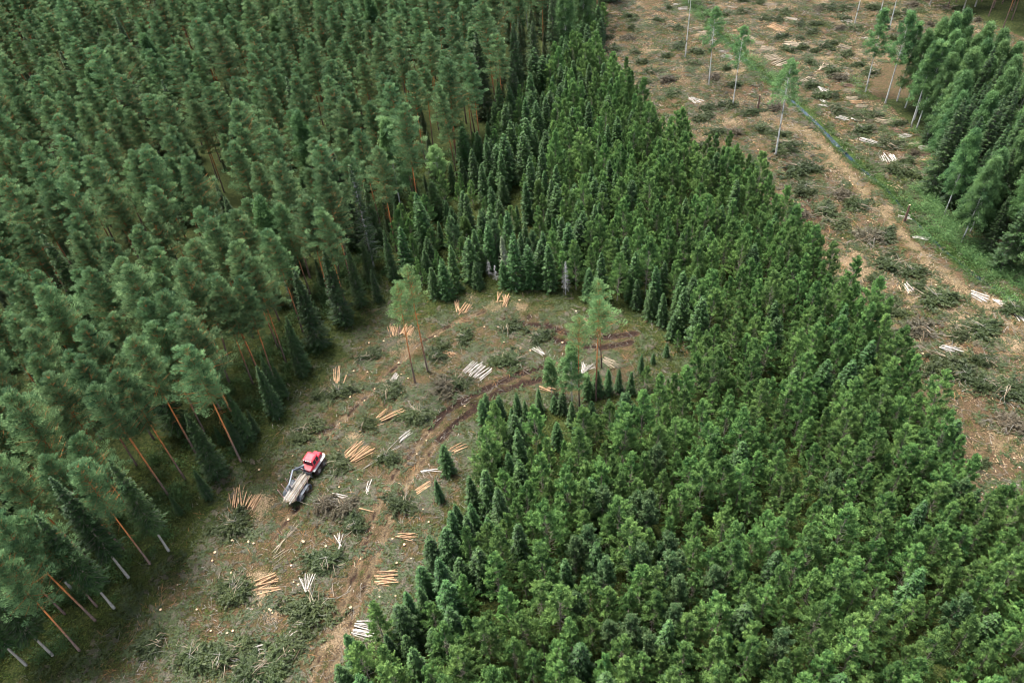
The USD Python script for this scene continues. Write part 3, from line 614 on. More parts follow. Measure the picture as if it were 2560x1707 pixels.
# ------------------------------------------------------------------ labels by place
MARKS = [("the red forwarder", mid), ("the left lone pine", R3(465, 1035)), ("the right lone pine", R3(570, 938)), ("the big white log pile", R3(985, 940)), ("the round-crowned pine", R3(1982, 1185)), ("the dead spruce", R3(1728, 290)),
         ("the log stack by the ruts", R2(1800, 555)), ("the sawdusty log pile", R2(640, 600)), ("the corner birch log pile", R2(1590, 1055)), ("the logs behind the forwarder", Z5(180, 1390)), ("the upright log bundle", Z5(1056, 200)), ("the pale green broadleaf tree", Z6(492, 400)),
         ("the tall stump by the track", Z2(1795, 915)), ("the nearest lone birch", R6(1720, 1520)), ("the white log fan", Z1(1015, 965)), ("the twin white birches", Z1(1268, 675)), ("the bottom left corner", F(0, 1568)), ("the bottom right corner", F(2352, 1568)),
         ("the top left corner", F(0, 0)), ("the middle of the left edge", F(0, 784)), ("the upper left edge", F(0, 390)), ("the middle of the right edge", F(2352, 1000)), ("the bottom edge's middle", F(1176, 1568)), ("the bottom edge right of centre", F(1764, 1568)), ("the top edge's middle", F(1176, 0)), ("the top edge left of centre", F(600, 0)),
         ("the right edge's lower part", F(2352, 1300)), ("the strip's last brush heap", R5(1420, 1220)), ("the strip's top edge", F(1500, 0)), ("the muddy far track", F(1900, 70)), ("the lower left edge", F(0, 1200)), ("the small spruces of the glade", F(1290, 945)), ("the tall gappy spruce", F(830, 450)), ("the picture's centre", F(1176, 784)), ("the upright log row", R3(340, 600)), ("the clearing's head", R3(1200, 330)), ("the big far log heap", R6(1740, 280))]
MARK_XY = proj(np.array([[*p, 0.0] for _, p in MARKS]))
ORD = ["nearest", "second nearest", "third nearest", "fourth nearest", "fifth nearest", "sixth nearest", "seventh nearest", "eighth nearest", "ninth nearest", "tenth nearest", "eleventh nearest", "twelfth nearest", "thirteenth nearest", "fourteenth nearest", "fifteenth nearest", "sixteenth nearest", "seventeenth nearest", "eighteenth nearest", "nineteenth nearest", "twentieth nearest", "twenty-first nearest", "twenty-second nearest"]
def labels_for(px, what, elsewhere):
    """px: places in the picture. Every thing gets 'what, Nth nearest to landmark' for the landmark where its N is smallest."""
    px = np.asarray(px).reshape(-1, 2)
    d = np.linalg.norm(px[:, None] - MARK_XY[None], axis=2)
    rank_ = d.argsort(0).argsort(0)
    best = (rank_ + d / 1e4).argmin(1)
    return [f"{what}, {ORD[rank_[i, b]]} to {MARKS[b][0]}" if rank_[i, b] < len(ORD) else f"{what}, farther out around {MARKS[d[i].argmin()][0]}" for i, b in enumerate(best)]

# ------------------------------------------------------------------ logs
LOG_KINDS = {}
def log_kind(look, thick):
    key = (look, thick)
    if key not in LOG_KINDS:
        paths = []
        for v in range(3):
            r = np.random.default_rng(hash(look) % 1 + 900 + v + int(thick * 100))
            p = klass(f"{look.replace('_bark','')}_kind_{len(LOG_KINDS):03d}_{v}")
            z = np.linspace(-.5, .5, 7)
            pts = np.c_[z * 1.0, .004 * np.sin(z * 5 + v), .003 * np.cos(z * 4 + v)] * [4.0, 4, 4]
            m = tube(pts, thick * (1 - .32 * (z + .5)) * (1 + .03 * r.normal(size=7)), 8)
            part(p, "bark", m, look, True)
            e = [trimesh.creation.cylinder(rr_ * .96, .012, sections=8) for rr_ in (thick, thick * .68)]
            for c_, x in zip(e, (-2.0, 2.0)): c_.apply_transform(trimesh.transformations.rotation_matrix(np.pi / 2, [0, 1, 0])); c_.apply_translation((x, pts[0 if x < 0 else -1][1], pts[0 if x < 0 else -1][2]))
            part(p, "cut_end", e[0], "cut_wood"); part(p, "cut_end", e[1], "cut_wood")
            paths.append(p)
        LOG_KINDS[key] = paths
    return LOG_KINDS[key]
NTH = ["first", "second", "third", "fourth", "fifth", "sixth", "seventh", "eighth", "ninth", "tenth", "eleventh", "twelfth", "thirteenth", "fourteenth", "fifteenth", "sixteenth", "seventeenth", "eighteenth", "nineteenth", "twentieth", "twenty-first", "twenty-second"]
LOGS = []                                       # (name, label, group, pos, rz, ry, length, look, thick)
WHERE = {"pine": ("pine_log", "pine_log_bark", "orange pine log"), "birch": ("birch_log", "birch_log_bark", "whitish birch log"), "pale": ("birch_log", "pale_log_bark", "pale cut log"), "brown": ("pine_log", "brown_log_bark", "dark pine log")}
rl = np.random.default_rng(77)
def pile(A, B, width, n, kind, where, thick=.10, fan=.10, layers=1.0):
    A, B = np.asarray(A), np.asarray(B); c = (A + B) / 2; d = B - A; L = np.hypot(*d); a0 = math.atan2(d[1], d[0]); s = np.array([-d[1], d[0]]) / L
    L = min(max(L, 2.6), 6.2); name, look, what = WHERE[kind]
    e = proj(np.array([[*(c - s * width / 2), 0], [*(c + s * width / 2), 0]])); flip = 0 if abs(e[1, 0] - e[0, 0]) >= abs(e[1, 1] - e[0, 1]) else 1
    ways = ("from left", "from top")[flip]; rev = e[1, flip] < e[0, flip]
    for k in range(n):
        f = (k + .5) / n - .5 + rl.normal() * .25 / n
        lay = k % 3 == 1 and n > 5
        pos = c + s * f * width + d / np.hypot(*d) * rl.normal() * .22
        ln = L * rl.uniform(.72, 1.10)
        az = a0 + f * fan * 2 + rl.normal() * .10
        t = thick * rl.uniform(.62, 1.0)
        o_ = n - 1 - k if rev else k
        lb = f"{what} {where}" if n == 1 else f"{what} {where}, {NTH[o_]} {ways}"
        LOGS.append((name, lb, f"logs {where}", pos, math.degrees(az), rl.normal() * 1.0, ln, look, t, t + (.17 if lay else .0) * thick / .1 * layers + .03))
for A, B, w, n, kd, wh, *ex in [
    (Z5(1165, 1000), Z5(1335, 860), 3.4, 17, "pine", "in the fanned pile right of the red forwarder", .11),
    (Z5(1470, 640), Z5(1680, 545), 1.1, 6, "pine", "in the slim bundle above the forwarder pile", .11), (Z5(1425, 625), Z5(1530, 530), .5, 3, "pine", "in the short bundle left of the slim bundle"), (Z5(1260, 745), Z5(1500, 672), .2, 1, "pine", "lying alone under the slim bundle", .06),
    (Z5(1645, 835), Z5(1735, 745), 1.0, 6, "birch", "at the end of the long birch poles"), (Z5(1300, 1100), Z5(1500, 960), .6, 2, "birch", "lying as a thin pole beside the forwarder pile", .05), (Z5(1420, 1010), Z5(1650, 855), .8, 3, "birch", "lying as a thin pole below the birch bundle", .05),
    (Z5(1055, 285), Z5(1058, 130), 1.1, 5, "pine", "in the upright bundle near the forest edge", .11), (Z5(1115, 285), Z5(1140, 185), .4, 2, "pine", "in the pair beside the upright bundle"),
    (Z5(1570, 275), Z5(1612, 215), 1.0, 5, "birch", "in the small bundle left of the lone pine"),
    (Z5(80, 1480), Z5(78, 1290), .5, 2, "pine", "leftmost in the pile behind the forwarder", .11), (Z5(128, 1460), Z5(135, 1250), 1.5, 6, "pine", "upright in the pile behind the forwarder", .11), (Z5(225, 1470), Z5(290, 1325), 2.4, 11, "pine", "slanting in the pile behind the forwarder", .11),
    (Z5(1335, 1305), Z5(1360, 1215), .55, 3, "birch", "in the tiny bundle right of the forwarder"), (Z5(1025, 1335), Z5(1135, 1370), 1.0, 6, "birch", "in the bundle below the forwarder"), (Z5(1240, 1470), Z5(1355, 1475), .2, 1, "pine", "lying alone below the birch bundles"),
    (Z5(2135, 930), Z5(2245, 885), 1.6, 8, "pine", "beside the lone young spruce"), (Z5(1810, 1300), Z5(1920, 1230), 1.0, 5, "pine", "half under a young spruce by the ruts"), (Z5(1835, 1120), Z5(2000, 1100), .5, 3, "birch", "behind the young spruce by the ruts"),
    (R2(540, 625), R2(740, 545), 1.6, 9, "pine", "in the sawdusty pile of the lower clearing", .12), (R2(530, 690), R2(820, 650), .9, 3, "pine", "lying below the sawdusty pile", .13),
    (R2(1025, 690), R2(1045, 510), 1.5, 7, "birch", "in the upright fan left of the ruts", .10, .35), (R2(1700, 560), R2(1905, 550), 2.1, 12, "pine", "in the neat stack right of the ruts", .12), (R2(1710, 515), R2(1890, 488), .2, 1, "brown", "topmost on the neat stack right of the ruts", .13), (R2(1900, 160), R2(2080, 165), 1.0, 7, "pine", "in the small stack near the young spruces"),
    (R2(1480, 1040), R2(1690, 1070), 2.3, 14, "birch", "in the pile under the corner spruce", .11), (R2(380, 1290), R2(620, 1230), 1.0, 6, "birch", "in the bundle at the bottom of the clearing", .12), (R2(345, 1350), R2(500, 1325), 1.0, 4, "birch", "scattered below the bottom bundle", .11, .8),
    (R2(800, 1330), R2(1000, 1190), .8, 4, "birch", "longer in the loose fan by the bottom ruts"), (R2(785, 1215), R2(930, 1130), 1.8, 6, "birch", "shorter in the loose fan by the bottom ruts", .09, .5), (R2(1345, 260), R2(1345, 140), .6, 4, "birch", "in the small bundle above the brush heap", .1, .4), (R2(690, 370), R2(850, 255), .6, 2, "pale", "lying as a thin pole in the middle clearing", .06), (R2(710, 310), R2(940, 30), .5, 3, "pale", "in the row of thin poles of the clearing", .06), (R2(680, 440), R2(840, 330), .2, 1, "pale", "lying alone as a thin pole", .06),
    (R3(250, 650), R3(248, 550), .4, 2, "pine", "leftmost in the row by the lone pines", .12), (R3(290, 635), R3(280, 550), 1.3, 7, "pine", "upright in the row by the lone pines", .12), (R3(327, 640), R3(340, 530), .4, 2, "brown", "leaning in the row by the lone pines", .12), (R3(378, 640), R3(420, 555), 2.2, 9, "pine", "slanting in the row by the lone pines", .12),
    (R3(825, 435), R3(812, 340), .7, 4, "pine", "left in the two bundles at the clearing head", .12), (R3(862, 450), R3(905, 370), 1.7, 9, "pine", "right in the two bundles at the clearing head", .12), (R3(1150, 355), R3(1180, 270), .5, 3, "pine", "left in the bundle below the dead spruces", .12), (R3(1215, 385), R3(1237, 300), 1.1, 7, "pine", "right in the bundle below the dead spruces", .12), (R3(1170, 357), R3(1262, 340), .2, 1, "pine", "lying across the bundle below the dead spruces"),
    (R3(935, 985), R3(1035, 890), 4.3, 22, "birch", "in the big white pile of the middle clearing", .11), (R3(1535, 800), R3(1475, 740), 1.0, 6, "birch", "in the white bundle left of the pine group", .1, .3), (R3(1300, 790), R3(1340, 745), .7, 4, "pine", "in the small bundle beside the white bundle"), (R3(690, 775), R3(790, 800), 1.0, 6, "pine", "in the slash right of the lone pines"),
    (R3(1810, 490), R3(1900, 525), 1.3, 8, "pine", "behind the round-crowned pine"), (R3(2055, 840), R3(2135, 880), 1.7, 9, "pale", "right of the pine group"), (R3(1880, 940), R3(1920, 880), 1.6, 9, "birch", "in the white heap between the pine trunks", .1, .6), (R3(1510, 1080), R3(1635, 1110), .9, 6, "pine", "behind the small spruces of the glade"),
    (Z1(570, 258), Z1(665, 265), 1.4, 7, "brown", "first in the row under the right birches"), (Z1(570, 315), Z1(705, 308), 1.6, 8, "pale", "second in the row under the right birches"), (Z1(590, 380), Z1(720, 392), 2.2, 10, "pale", "third in the row under the right birches"), (Z1(650, 422), Z1(765, 422), 1.8, 9, "pine", "fourth in the row under the right birches"), (Z1(690, 452), Z1(815, 460), 1.4, 8, "pale", "fifth in the row under the right birches"),
    (Z1(820, 542), Z1(905, 535), 1.0, 5, "brown", "in the small heap before the twin birches"), (Z1(905, 600), Z1(985, 585), 1.8, 8, "pale", "left in the wide heap before the twin birches"), (Z1(960, 625), Z1(1085, 600), 1.8, 9, "pale", "right in the wide heap before the twin birches"), (Z1(1040, 680), Z1(1112, 680), 1.0, 5, "brown", "in the small heap under the twin birches"), (Z1(1080, 712), Z1(1200, 710), 1.4, 8, "brown", "in the upper of two stacks by the dark spruces"), (Z1(1130, 755), Z1(1245, 740), 1.8, 10, "birch", "in the lower of two stacks by the dark spruces"),
    (Z1(1250, 835), Z1(1315, 820), 1.2, 6, "pale", "in the small stack by the dark spruces"), (Z1(1320, 872), Z1(1435, 858), 1.8, 10, "birch", "in the pale stack touching the dark spruces"), (Z1(1340, 930), Z1(1455, 938), 1.6, 8, "brown", "in the brown stack touching the dark spruces"), (Z1(1370, 992), Z1(1455, 985), 1.2, 6, "pine", "in the last stack under the dark spruces"),
    (Z1(515, 560), Z1(625, 592), 1.6, 9, "birch", "in the stack right of the ditch water"), (Z1(335, 452), Z1(440, 465), 1.0, 5, "birch", "flat in the fan right of the ditch"), (Z1(365, 400), Z1(430, 442), .9, 5, "birch", "slanting in the fan right of the ditch"), (Z1(335, 280), Z1(425, 350), 1.4, 8, "birch", "in the loose white heap behind the lone birch", .1, .4), (Z1(180, 225), Z1(272, 180), 1.8, 9, "pale", "in the heap behind the lone birch crown"),
    (Z1(345, 105), Z1(410, 35), 1.6, 7, "pale", "in the fan far right of the ditch", .1, .5), (Z1(745, 768), Z1(920, 832), 1.3, 8, "birch", "in the long row before the brush heap", .1), (Z1(675, 588), Z1(712, 602), .6, 3, "birch", "in the three right of the ditch stack"), (Z1(985, 928), Z1(1042, 1000), 3.0, 11, "birch", "in the white fan beside the ditch", .11), (Z1(1062, 930), Z1(1098, 1000), .7, 3, "birch", "right of the white fan beside the ditch", .11),
    (Z2(1740, 775), Z2(1885, 825), .7, 4, "birch", "upper beside the tall stump", .13), (Z2(1740, 855), Z2(1880, 885), .7, 4, "birch", "lower beside the tall stump", .13), (Z2(1895, 1088), Z2(2072, 1112), .8, 5, "birch", "beside the sandy track", .12),
    (R5(1022, 440), R5(1090, 530), 1.2, 6, "birch", "at the left end of the green brush heap", .12), (R5(1690, 535), R5(1840, 612), 1.5, 8, "birch", "at the right side of the sandy track", .13), (R5(1380, 1055), R5(1565, 1112), 1.4, 9, "birch", "between the brush heaps on pale chips", .13), (R5(1905, 598), R5(2012, 640), 1.2, 5, "birch", "in the loose heap near the bushes", .11, .3), (R5(2115, 728), R5(2200, 792), 1.2, 5, "birch", "at the frame's right edge", .12),
    (R6(715, 40), R6(800, 38), 1.2, 5, "birch", "topmost left of the green ditch strip"), (R6(760, 85), R6(862, 85), 2.0, 8, "birch", "in the stack at the top of the ditch strip"), (R6(918, 278), R6(1020, 270), 1.6, 7, "pale", "in the stack behind the first lone birch"), (R6(980, 312), R6(1100, 330), 2.2, 8, "pale", "in the stack behind the second lone birch"), (R6(1085, 390), R6(1155, 390), 1.0, 4, "birch", "in the small stack of the ditch strip"), (R6(1180, 506), R6(1262, 505), 1.0, 4, "birch", "upper behind the third lone birch"), (R6(1200, 550), R6(1305, 570), 2.0, 8, "birch", "lower behind the third lone birch"), (R6(1305, 610), R6(1382, 625), 1.4, 5, "pale", "below the third lone birch crown"),
    (R6(1425, 350), R6(1515, 395), 2.2, 9, "pale", "first in the long row right of the ditch"), (R6(1510, 425), R6(1605, 430), 1.8, 8, "pale", "second in the long row right of the ditch"), (R6(1570, 475), R6(1705, 495), 3.0, 12, "pale", "third in the long row right of the ditch"), (R6(1630, 580), R6(1740, 555), 4.0, 14, "pale", "fourth in the long row right of the ditch"), (R6(1705, 645), R6(1835, 600), 3.4, 12, "pale", "last in the long row right of the ditch"),
    (R6(1640, 240), R6(1840, 320), 3.2, 14, "pine", "in the big far heap"), (R6(1800, 430), R6(2030, 462), 2.4, 12, "pale", "in the far flat heap"), (R6(885, 960), R6(975, 1008), 2.2, 10, "birch", "in the white heap near the young stand", .11, .4), (R6(1210, 200), R6(1302, 190), 1.6, 6, "pale", "in the far stack by the ditch bushes"), (R6(1310, 302), R6(1382, 290), 1.2, 5, "pine", "in the small far stack by the ditch bushes"), (R6(1605, 50), R6(1742, 55), 1.6, 6, "pale", "in the topmost far stack"), (R6(1815, 180), R6(1935, 190), 1.6, 6, "pale", "in the far stack near the muddy track"), (R6(1250, 75), R6(1342, 80), 1.4, 5, "pale", "in the far stack near the top edge"),
    (Z4(55, 180), Z4(135, 192), 1.2, 5, "birch", "left of the muddy far track"), (Z4(555, 200), Z4(665, 212), 2.0, 7, "birch", "right of the muddy far track"), (Z4(780, 372), Z4(855, 402), 1.8, 6, "birch", "at the end of the muddy far track"), (Z4(530, 455), Z4(655, 482), 2.0, 7, "pale", "below the muddy far track"), (Z4(640, 560), Z4(705, 590), 1.4, 5, "pale", "left of the right birches"), (Z4(1080, 165), Z4(1160, 180), 2.0, 6, "birch", "behind the right birches")]:
    pile(A, B, w, n, kd, wh, *ex)
# the forwarder's own load
for lay, (z, wd, n) in enumerate([(1.50, 1.75, 7), (1.68, 1.70, 8), (1.86, 1.60, 7), (2.02, 1.2, 4)]):
    for k in range(n):
        y = ((k + .5) / n - .5) * wd - .22 + rl.normal() * .03; x = GX - 2.55 + rl.normal() * .16 - .12 * lay
        p = fw_world((x, y, z + rl.normal() * .02)); look = "pale_log_bark" if rl.random() < .35 else "birch_log_bark"
        LOGS.append(("birch_log", f"pale log on the red forwarder, {('bottom', 'second', 'third', 'top')[lay]} layer, {NTH[n - 1 - k]} from left", "logs loaded on the forwarder", p, FW_RZ + rl.normal() * 1.6, rl.normal() * .8, rl.uniform(4.7, 5.3), look, .10 * rl.uniform(.75, 1.05), None))
by_kind = {}
for L_ in LOGS:
    by_kind.setdefault(L_[0], []).append(L_)
for name, items in by_kind.items():
    items.sort(key=lambda t: np.linalg.norm(np.r_[t[3][:2], -CAM_H]))
    rest, rest_kinds = [], []
    for i, (nm, label, group, pos, rz, ry, ln, look, th, dz) in enumerate(items):
        ks = log_kind(look, .10); ref = ks[i % 3]
        z = pos[2] if dz is None else float(height(pos[:2])[0]) + dz
        if i < 300:
            thing(nm, label, "log", (pos[0], pos[1], z), rz, group, ref, (ln / 4, th / .10, th / .10), 0, ry)
        else:
            if ref not in rest_kinds: rest_kinds.append(ref)
            rest.append((rest_kinds.index(ref), pos[0], pos[1], z, rz, ln / 4))
    if rest:
        instancer("far_" + name + "s", f"far {name.replace('_', ' ')}s of the felled strip beyond the single ones", "logs", rest_kinds, rest)

# ------------------------------------------------------------------ stumps
def stump_kind(i):
    r = np.random.default_rng(500 + i); p = klass(f"stump_kind_{i:03d}")
    ang = np.linspace(0, 2 * np.pi, 13)[:-1]; R0 = .2 + .05 * r.random()
    lo, hi = R0 * (1.45 + .25 * r.normal(size=12) * .5), R0 * (1 + .05 * r.normal(size=12))
    v = np.concatenate([np.c_[lo * np.cos(ang), lo * np.sin(ang), np.full(12, -.25)], np.c_[hi * 1.08 * np.cos(ang), hi * 1.08 * np.sin(ang), np.full(12, .12)], np.c_[hi * np.cos(ang), hi * np.sin(ang), np.full(12, .32)]])
    f = [[a + j, a + (j + 1) % 12, a + 12 + (j + 1) % 12, a + 12 + j] for a in (0, 12) for j in range(12)]
    part(p, "stump_bark", (v, np.array(f)), "brown_log_bark")
    c = trimesh.creation.cylinder(R0 * .98, .02, sections=14); c.apply_transform(trimesh.transformations.rotation_matrix(.06, [1, 0, 0])); c.apply_translation((0, 0, .325)); part(p, "cut_face", c, "cut_wood")
    return p
STUMPS = [stump_kind(i) for i in range(3)]
spots = [R2(*p) for p in [(465, 205), (515, 220), (320, 190), (1468, 85), (2205, 25), (1858, 188), (1970, 242), (1545, 372), (435, 575), (905, 600), (950, 625), (880, 440), (670, 860), (700, 895), (110, 1070), (320, 1070), (265, 1090), (1730, 735), (1885, 730), (145, 310), (2035, 370), (1895, 415), (1450, 840), (1215, 255), (1000, 210), (300, 505), (120, 390)]]
spots += [Z5(*p) for p in [(1180, 425), (1310, 450), (1340, 190), (1210, 175), (1175, 318), (1410, 340), (1655, 385), (1630, 100), (1655, 210), (1890, 830), (1800, 955), (1635, 1230), (1860, 1475), (1080, 660), (1070, 915), (2000, 550), (330, 1100), (512, 1150), (640, 965), (1075, 1260), (1500, 1380), (1250, 1190), (600, 1560)]]
spots += [R3(*p) for p in [(935, 318), (940, 408), (1340, 345), (1365, 285), (1045, 568), (630, 645), (75, 695), (200, 685), (60, 945), (405, 1000), (125, 1080), (475, 740), (325, 865), (1815, 430), (1430, 770), (1210, 700), (1160, 570), (880, 1235), (1290, 850), (585, 985), (1700, 690), (340, 625)]]
spots += [BL(*p) for p in [(815, 1115), (738, 1230), (905, 1230), (1245, 1235), (990, 968), (1065, 910), (1140, 915), (1390, 915), (970, 1330)]]
slab = labels_for(proj(np.array([[*p, 0.] for p in spots])), "fresh-cut stump in the clearing", "low fresh-cut tree stump with pale face in the logged clearing")
for i, p in enumerate(spots):
    thing("tree_stump", slab[i], "stump", (*p, float(height(p)[0])), rl.uniform(0, 360), "fresh stumps of the clearing", STUMPS[i % 3], rl.uniform(.42, .85))
cs = [R5(1330, 455), R5(1700, 505), R5(1655, 458), R5(1110, 490), R5(1980, 1070), R5(1640, 1390), R5(1200, 1125), R6(1700, 20), R6(1200, 880), R6(1330, 765), R6(780, 775), R6(1170, 730), R6(600, 870), R6(1440, 950), Z2(1115, 510), Z2(1215, 510), Z2(695, 230), Z2(2080, 1170), Z2(1730, 1120), Z2(1890, 395), Z3(760, 1405), Z3(870, 1410), Z3(690, 1320), Z1(1265, 1130), Z1(670, 1230), Z1(590, 1230), Z4(735, 395), Z4(300, 590)]
rc = darts(CORRIDOR, 7.0, 41); rc = rc[in_view(rc, 1, 0) & (dist_line(EAST, rc) > 4) & (dist_line(DITCH, rc) > 4)]
cs = list(cs) + list(rc)[:110]
slab = labels_for(proj(np.array([[*p, 0.] for p in cs])), "small cut stump in the felled strip", "small cut tree stump in the felled strip on the right")
for i, p in enumerate(cs):
    thing("tree_stump", slab[i], "stump", (*p, float(height(p)[0])), rl.uniform(0, 360), "stumps of the felled strip", STUMPS[i % 3], rl.uniform(.42, .75))

# ------------------------------------------------------------------ heaps of brush
def brush_kind(i, green=1.0, sticks=15):
    r = np.random.default_rng(600 + i); p = klass(f"brush_kind_{i:03d}")
    C, D, U, T, st = [], [], [], [], []
    main = r.uniform(0, 6.3)
    for k in range(95):
        az = r.normal(main, .9) if r.random() < .7 else r.uniform(0, 6.3)
        q = r.normal(size=2) * [1.15, .85]; rad = np.hypot(*q)
        z = max(.08, .95 * math.exp(-(rad / 1.5) ** 2) * r.uniform(.5, 1.1))
        st0 = np.array([q[0], q[1], z]); L = r.uniform(.9, 1.9); out = unit(az, r.normal(.02, .18)); lat = np.array([-out[1], out[0], 0])
        if k % 5 == 0: st.append(tube([st0, st0 + out * L], [.02, .008], 3))
        n = 34; s = r.random(n); sd = r.uniform(-1, 1, n); wd = .38 * (1.1 - s)
        C.append(st0 + out * (s * L)[:, None] + lat * (sd * wd)[:, None] + [0, 0, 1] * (r.uniform(-.1, .1, n) - .12 * s)[:, None])
        D.append(out + lat * (sd * 1.2)[:, None] + r.normal(size=(n, 3)) * .25); U.append(np.tile([0, 0, 1.0], (n, 1)) + r.normal(size=(n, 3)) * .4)
        T.append(np.clip(r.normal(.42, .2) + r.normal(size=n) * .15, 0, 1))
    C, D, U, T = map(np.concatenate, (C, D, U, T)); C[:, 2] = np.maximum(C[:, 2], .03)
    v, f = tris(C, D, r.uniform(.2, .38, len(C)), r.uniform(.10, .18, len(C)), r, U)
    part(p, "boughs", (v, f), "cut_boughs" if green > .5 else "dry_boughs", tint=np.repeat(T, 3), kind="stuff")
    for k in range(sticks):
        az = main + np.pi + r.normal() * .6; q = r.normal(size=2) * [.9, .8] + .9 * np.array([math.cos(az), math.sin(az)])
        z = max(.1, .9 * math.exp(-(np.hypot(*q) / 1.5) ** 2)); a = np.array([q[0], q[1], z]); L = r.uniform(.7, 2.0)
        e = a + unit(az + r.normal() * .35, r.normal(0, .2)) * L; e[2] = max(e[2], .05)
        part(p, "stick", tube([a, (a + e) / 2 + r.normal(size=3) * .05, e], [.036 * r.uniform(.5, 1.1), .026, .012], 5), ("stick_wood", "grey_stick_wood", "pale_log_bark", "grey_stick_wood", "pale_log_bark")[k % 5])
    return p
BRUSH = [brush_kind(0), brush_kind(1), brush_kind(2, sticks=20), brush_kind(3), brush_kind(4, 0.0, 22)]
def brush(pts, label, group):
    bl = labels_for(proj(np.array([[*c, 0.] for c, r in pts])), label[0], label[1])
    for i, (c, r) in enumerate(pts):
        k = int(rl.integers(0, 4)) if rl.random() > .12 else 4
        thing("brush_pile", bl[i], "brush pile", (*c, float(height(c)[0])), rl.uniform(0, 360), group, BRUSH[k], (r / 2.3 * rl.uniform(.9, 1.1), r / 2.3 * rl.uniform(.8, 1.0), .75 + r * .2))
brush([(BL(1080, 830), 2.6), (BL(1090, 1130), 2.5), (R2(1200, 420), 3.0), (R2(1080, 860), 3.4), (R2(1000, 1010), 2.4), (R2(180, 1350), 3.2), (R2(700, 1380), 2.8), (R2(520, 1460), 2.8), (R2(330, 730), 2.4), (R2(300, 60), 2.2), (Z5(1050, 1060), 2.3), (Z5(1090, 370), 2.4), (Z5(900, 400), 2.0), (Z5(1540, 370), 2.5), (Z5(1830, 610), 2.3), (Z5(800, 700), 2.5), (Z5(720, 780), 2.2), (Z5(1680, 1440), 2.6), (Z5(1120, 1450), 2.4), (Z5(2080, 330), 2.8), (Z5(1320, 680), 1.9), (Z5(1530, 990), 2.0), (R3(1250, 570), 2.8), (R3(870, 660), 2.1), (R3(640, 820), 2.2), (R3(830, 1040), 2.5), (R3(1300, 870), 2.5), (R3(80, 800), 2.2), (R3(260, 1110), 2.5), (R3(470, 1310), 2.3), (R3(700, 720), 1.9), (R3(1180, 850), 2.2), (R3(1500, 660), 2.2), (R2(860, 1250), 2.4), (R2(420, 1240), 2.2), (Z5(940, 1420), 2.0), (R2(1480, 60), 2.2), (BL(700, 1390), 2.6), (BL(900, 1450), 2.8), (BL(1180, 1500), 2.6)],
      ("low green slash heap in the clearing", "low heap of dark green cut branches in the logged clearing"), "slash heaps of the clearing")
brush([(Z2(450, 130), 2.3), (Z2(600, 340), 3.4), (Z2(760, 310), 2.6), (Z2(700, 560), 3.2), (Z2(900, 790), 3.0), (Z2(1070, 610), 2.6), (Z2(1280, 750), 3.0), (Z2(1040, 950), 2.7), (Z2(1400, 1120), 3.6), (Z2(1560, 1080), 2.8), (R5(900, 270), 3.6), (R5(1080, 330), 2.8), (R5(1320, 580), 3.6), (R5(1170, 900), 3.2), (R5(1760, 880), 3.4), (R5(1420, 1220), 3.8), (R5(1560, 1330), 3.0), (R5(2090, 690), 3.0), (R5(2050, 1480), 3.6), (R5(1800, 1430), 2.4), (R5(920, 720), 1.8), (R5(720, 420), 1.6),
       (R6(270, 390), 2.2), (R6(130, 490), 2.2), (R6(750, 460), 2.6), (R6(480, 720), 2.6), (R6(650, 790), 2.6), (R6(730, 920), 2.4), (R6(400, 610), 2.0), (R6(910, 630), 2.3), (R6(1250, 1030), 2.4), (R6(1040, 1060), 2.6), (R6(1620, 1280), 2.9), (R6(330, 210), 1.7), (R6(300, 290), 1.5), (R6(1480, 1110), 2.2), (R6(1840, 1440), 2.8), (R6(1310, 1310), 2.2), (R6(740, 280), 2.4)],
      ("brush heap along the felled strip", "heap of dark branches and pale sticks along the felled strip"), "brush heaps left of the ditch")
xb = darts(CORRIDOR, 6.5, 43); xb = xb[in_view(xb, 1, 0) & (dist_line(TRACK, xb) > 4) & (dist_line(DITCH, xb) > 4.5) & (dist_line(EAST, xb) > 3)]
brush([(q, float(rl.uniform(1.4, 2.6))) for q in xb[:60]], ("rough brush heap of the strip", "rough heap of cut branches strewn over the felled strip"), "rough brush heaps of the strip")
brush([(R6(1770, 370), 2.4), (R6(1590, 190), 2.2), (R6(1860, 500), 2.6), (R6(1400, 130), 2.4), (R6(1790, 120), 2.8), (R6(1550, 30), 2.2), (R6(2000, 470), 2.4), (R6(2060, 330), 2.4), (R6(2080, 620), 2.4), (R6(1950, 250), 2.0), (Z4(440, 95), 2.6), (Z4(600, 95), 2.8), (Z4(870, 80), 2.6), (Z4(690, 290), 2.8), (Z4(590, 190), 2.2), (Z4(310, 245), 2.2), (Z4(480, 700), 2.8), (Z4(400, 460), 2.6), (Z4(600, 530), 2.4), (Z4(330, 100), 1.8), (Z4(1110, 160), 2.6), (Z4(1250, 60), 2.4), (Z4(730, 640), 2.2), (Z1(390, 360), 2.7), (Z1(500, 500), 2.5), (Z1(760, 690), 2.7), (Z1(1010, 840), 2.9), (Z1(560, 185), 2.8), (Z1(1110, 1090), 2.6), (Z1(280, 260), 2.4), (Z1(1200, 1000), 2.2), (Z1(1330, 1150), 2.4), (Z1(900, 560), 2.0)],
      ("brush heap beyond the ditch", "heap of dark branches on the far side of the ditch"), "brush heaps right of the ditch")

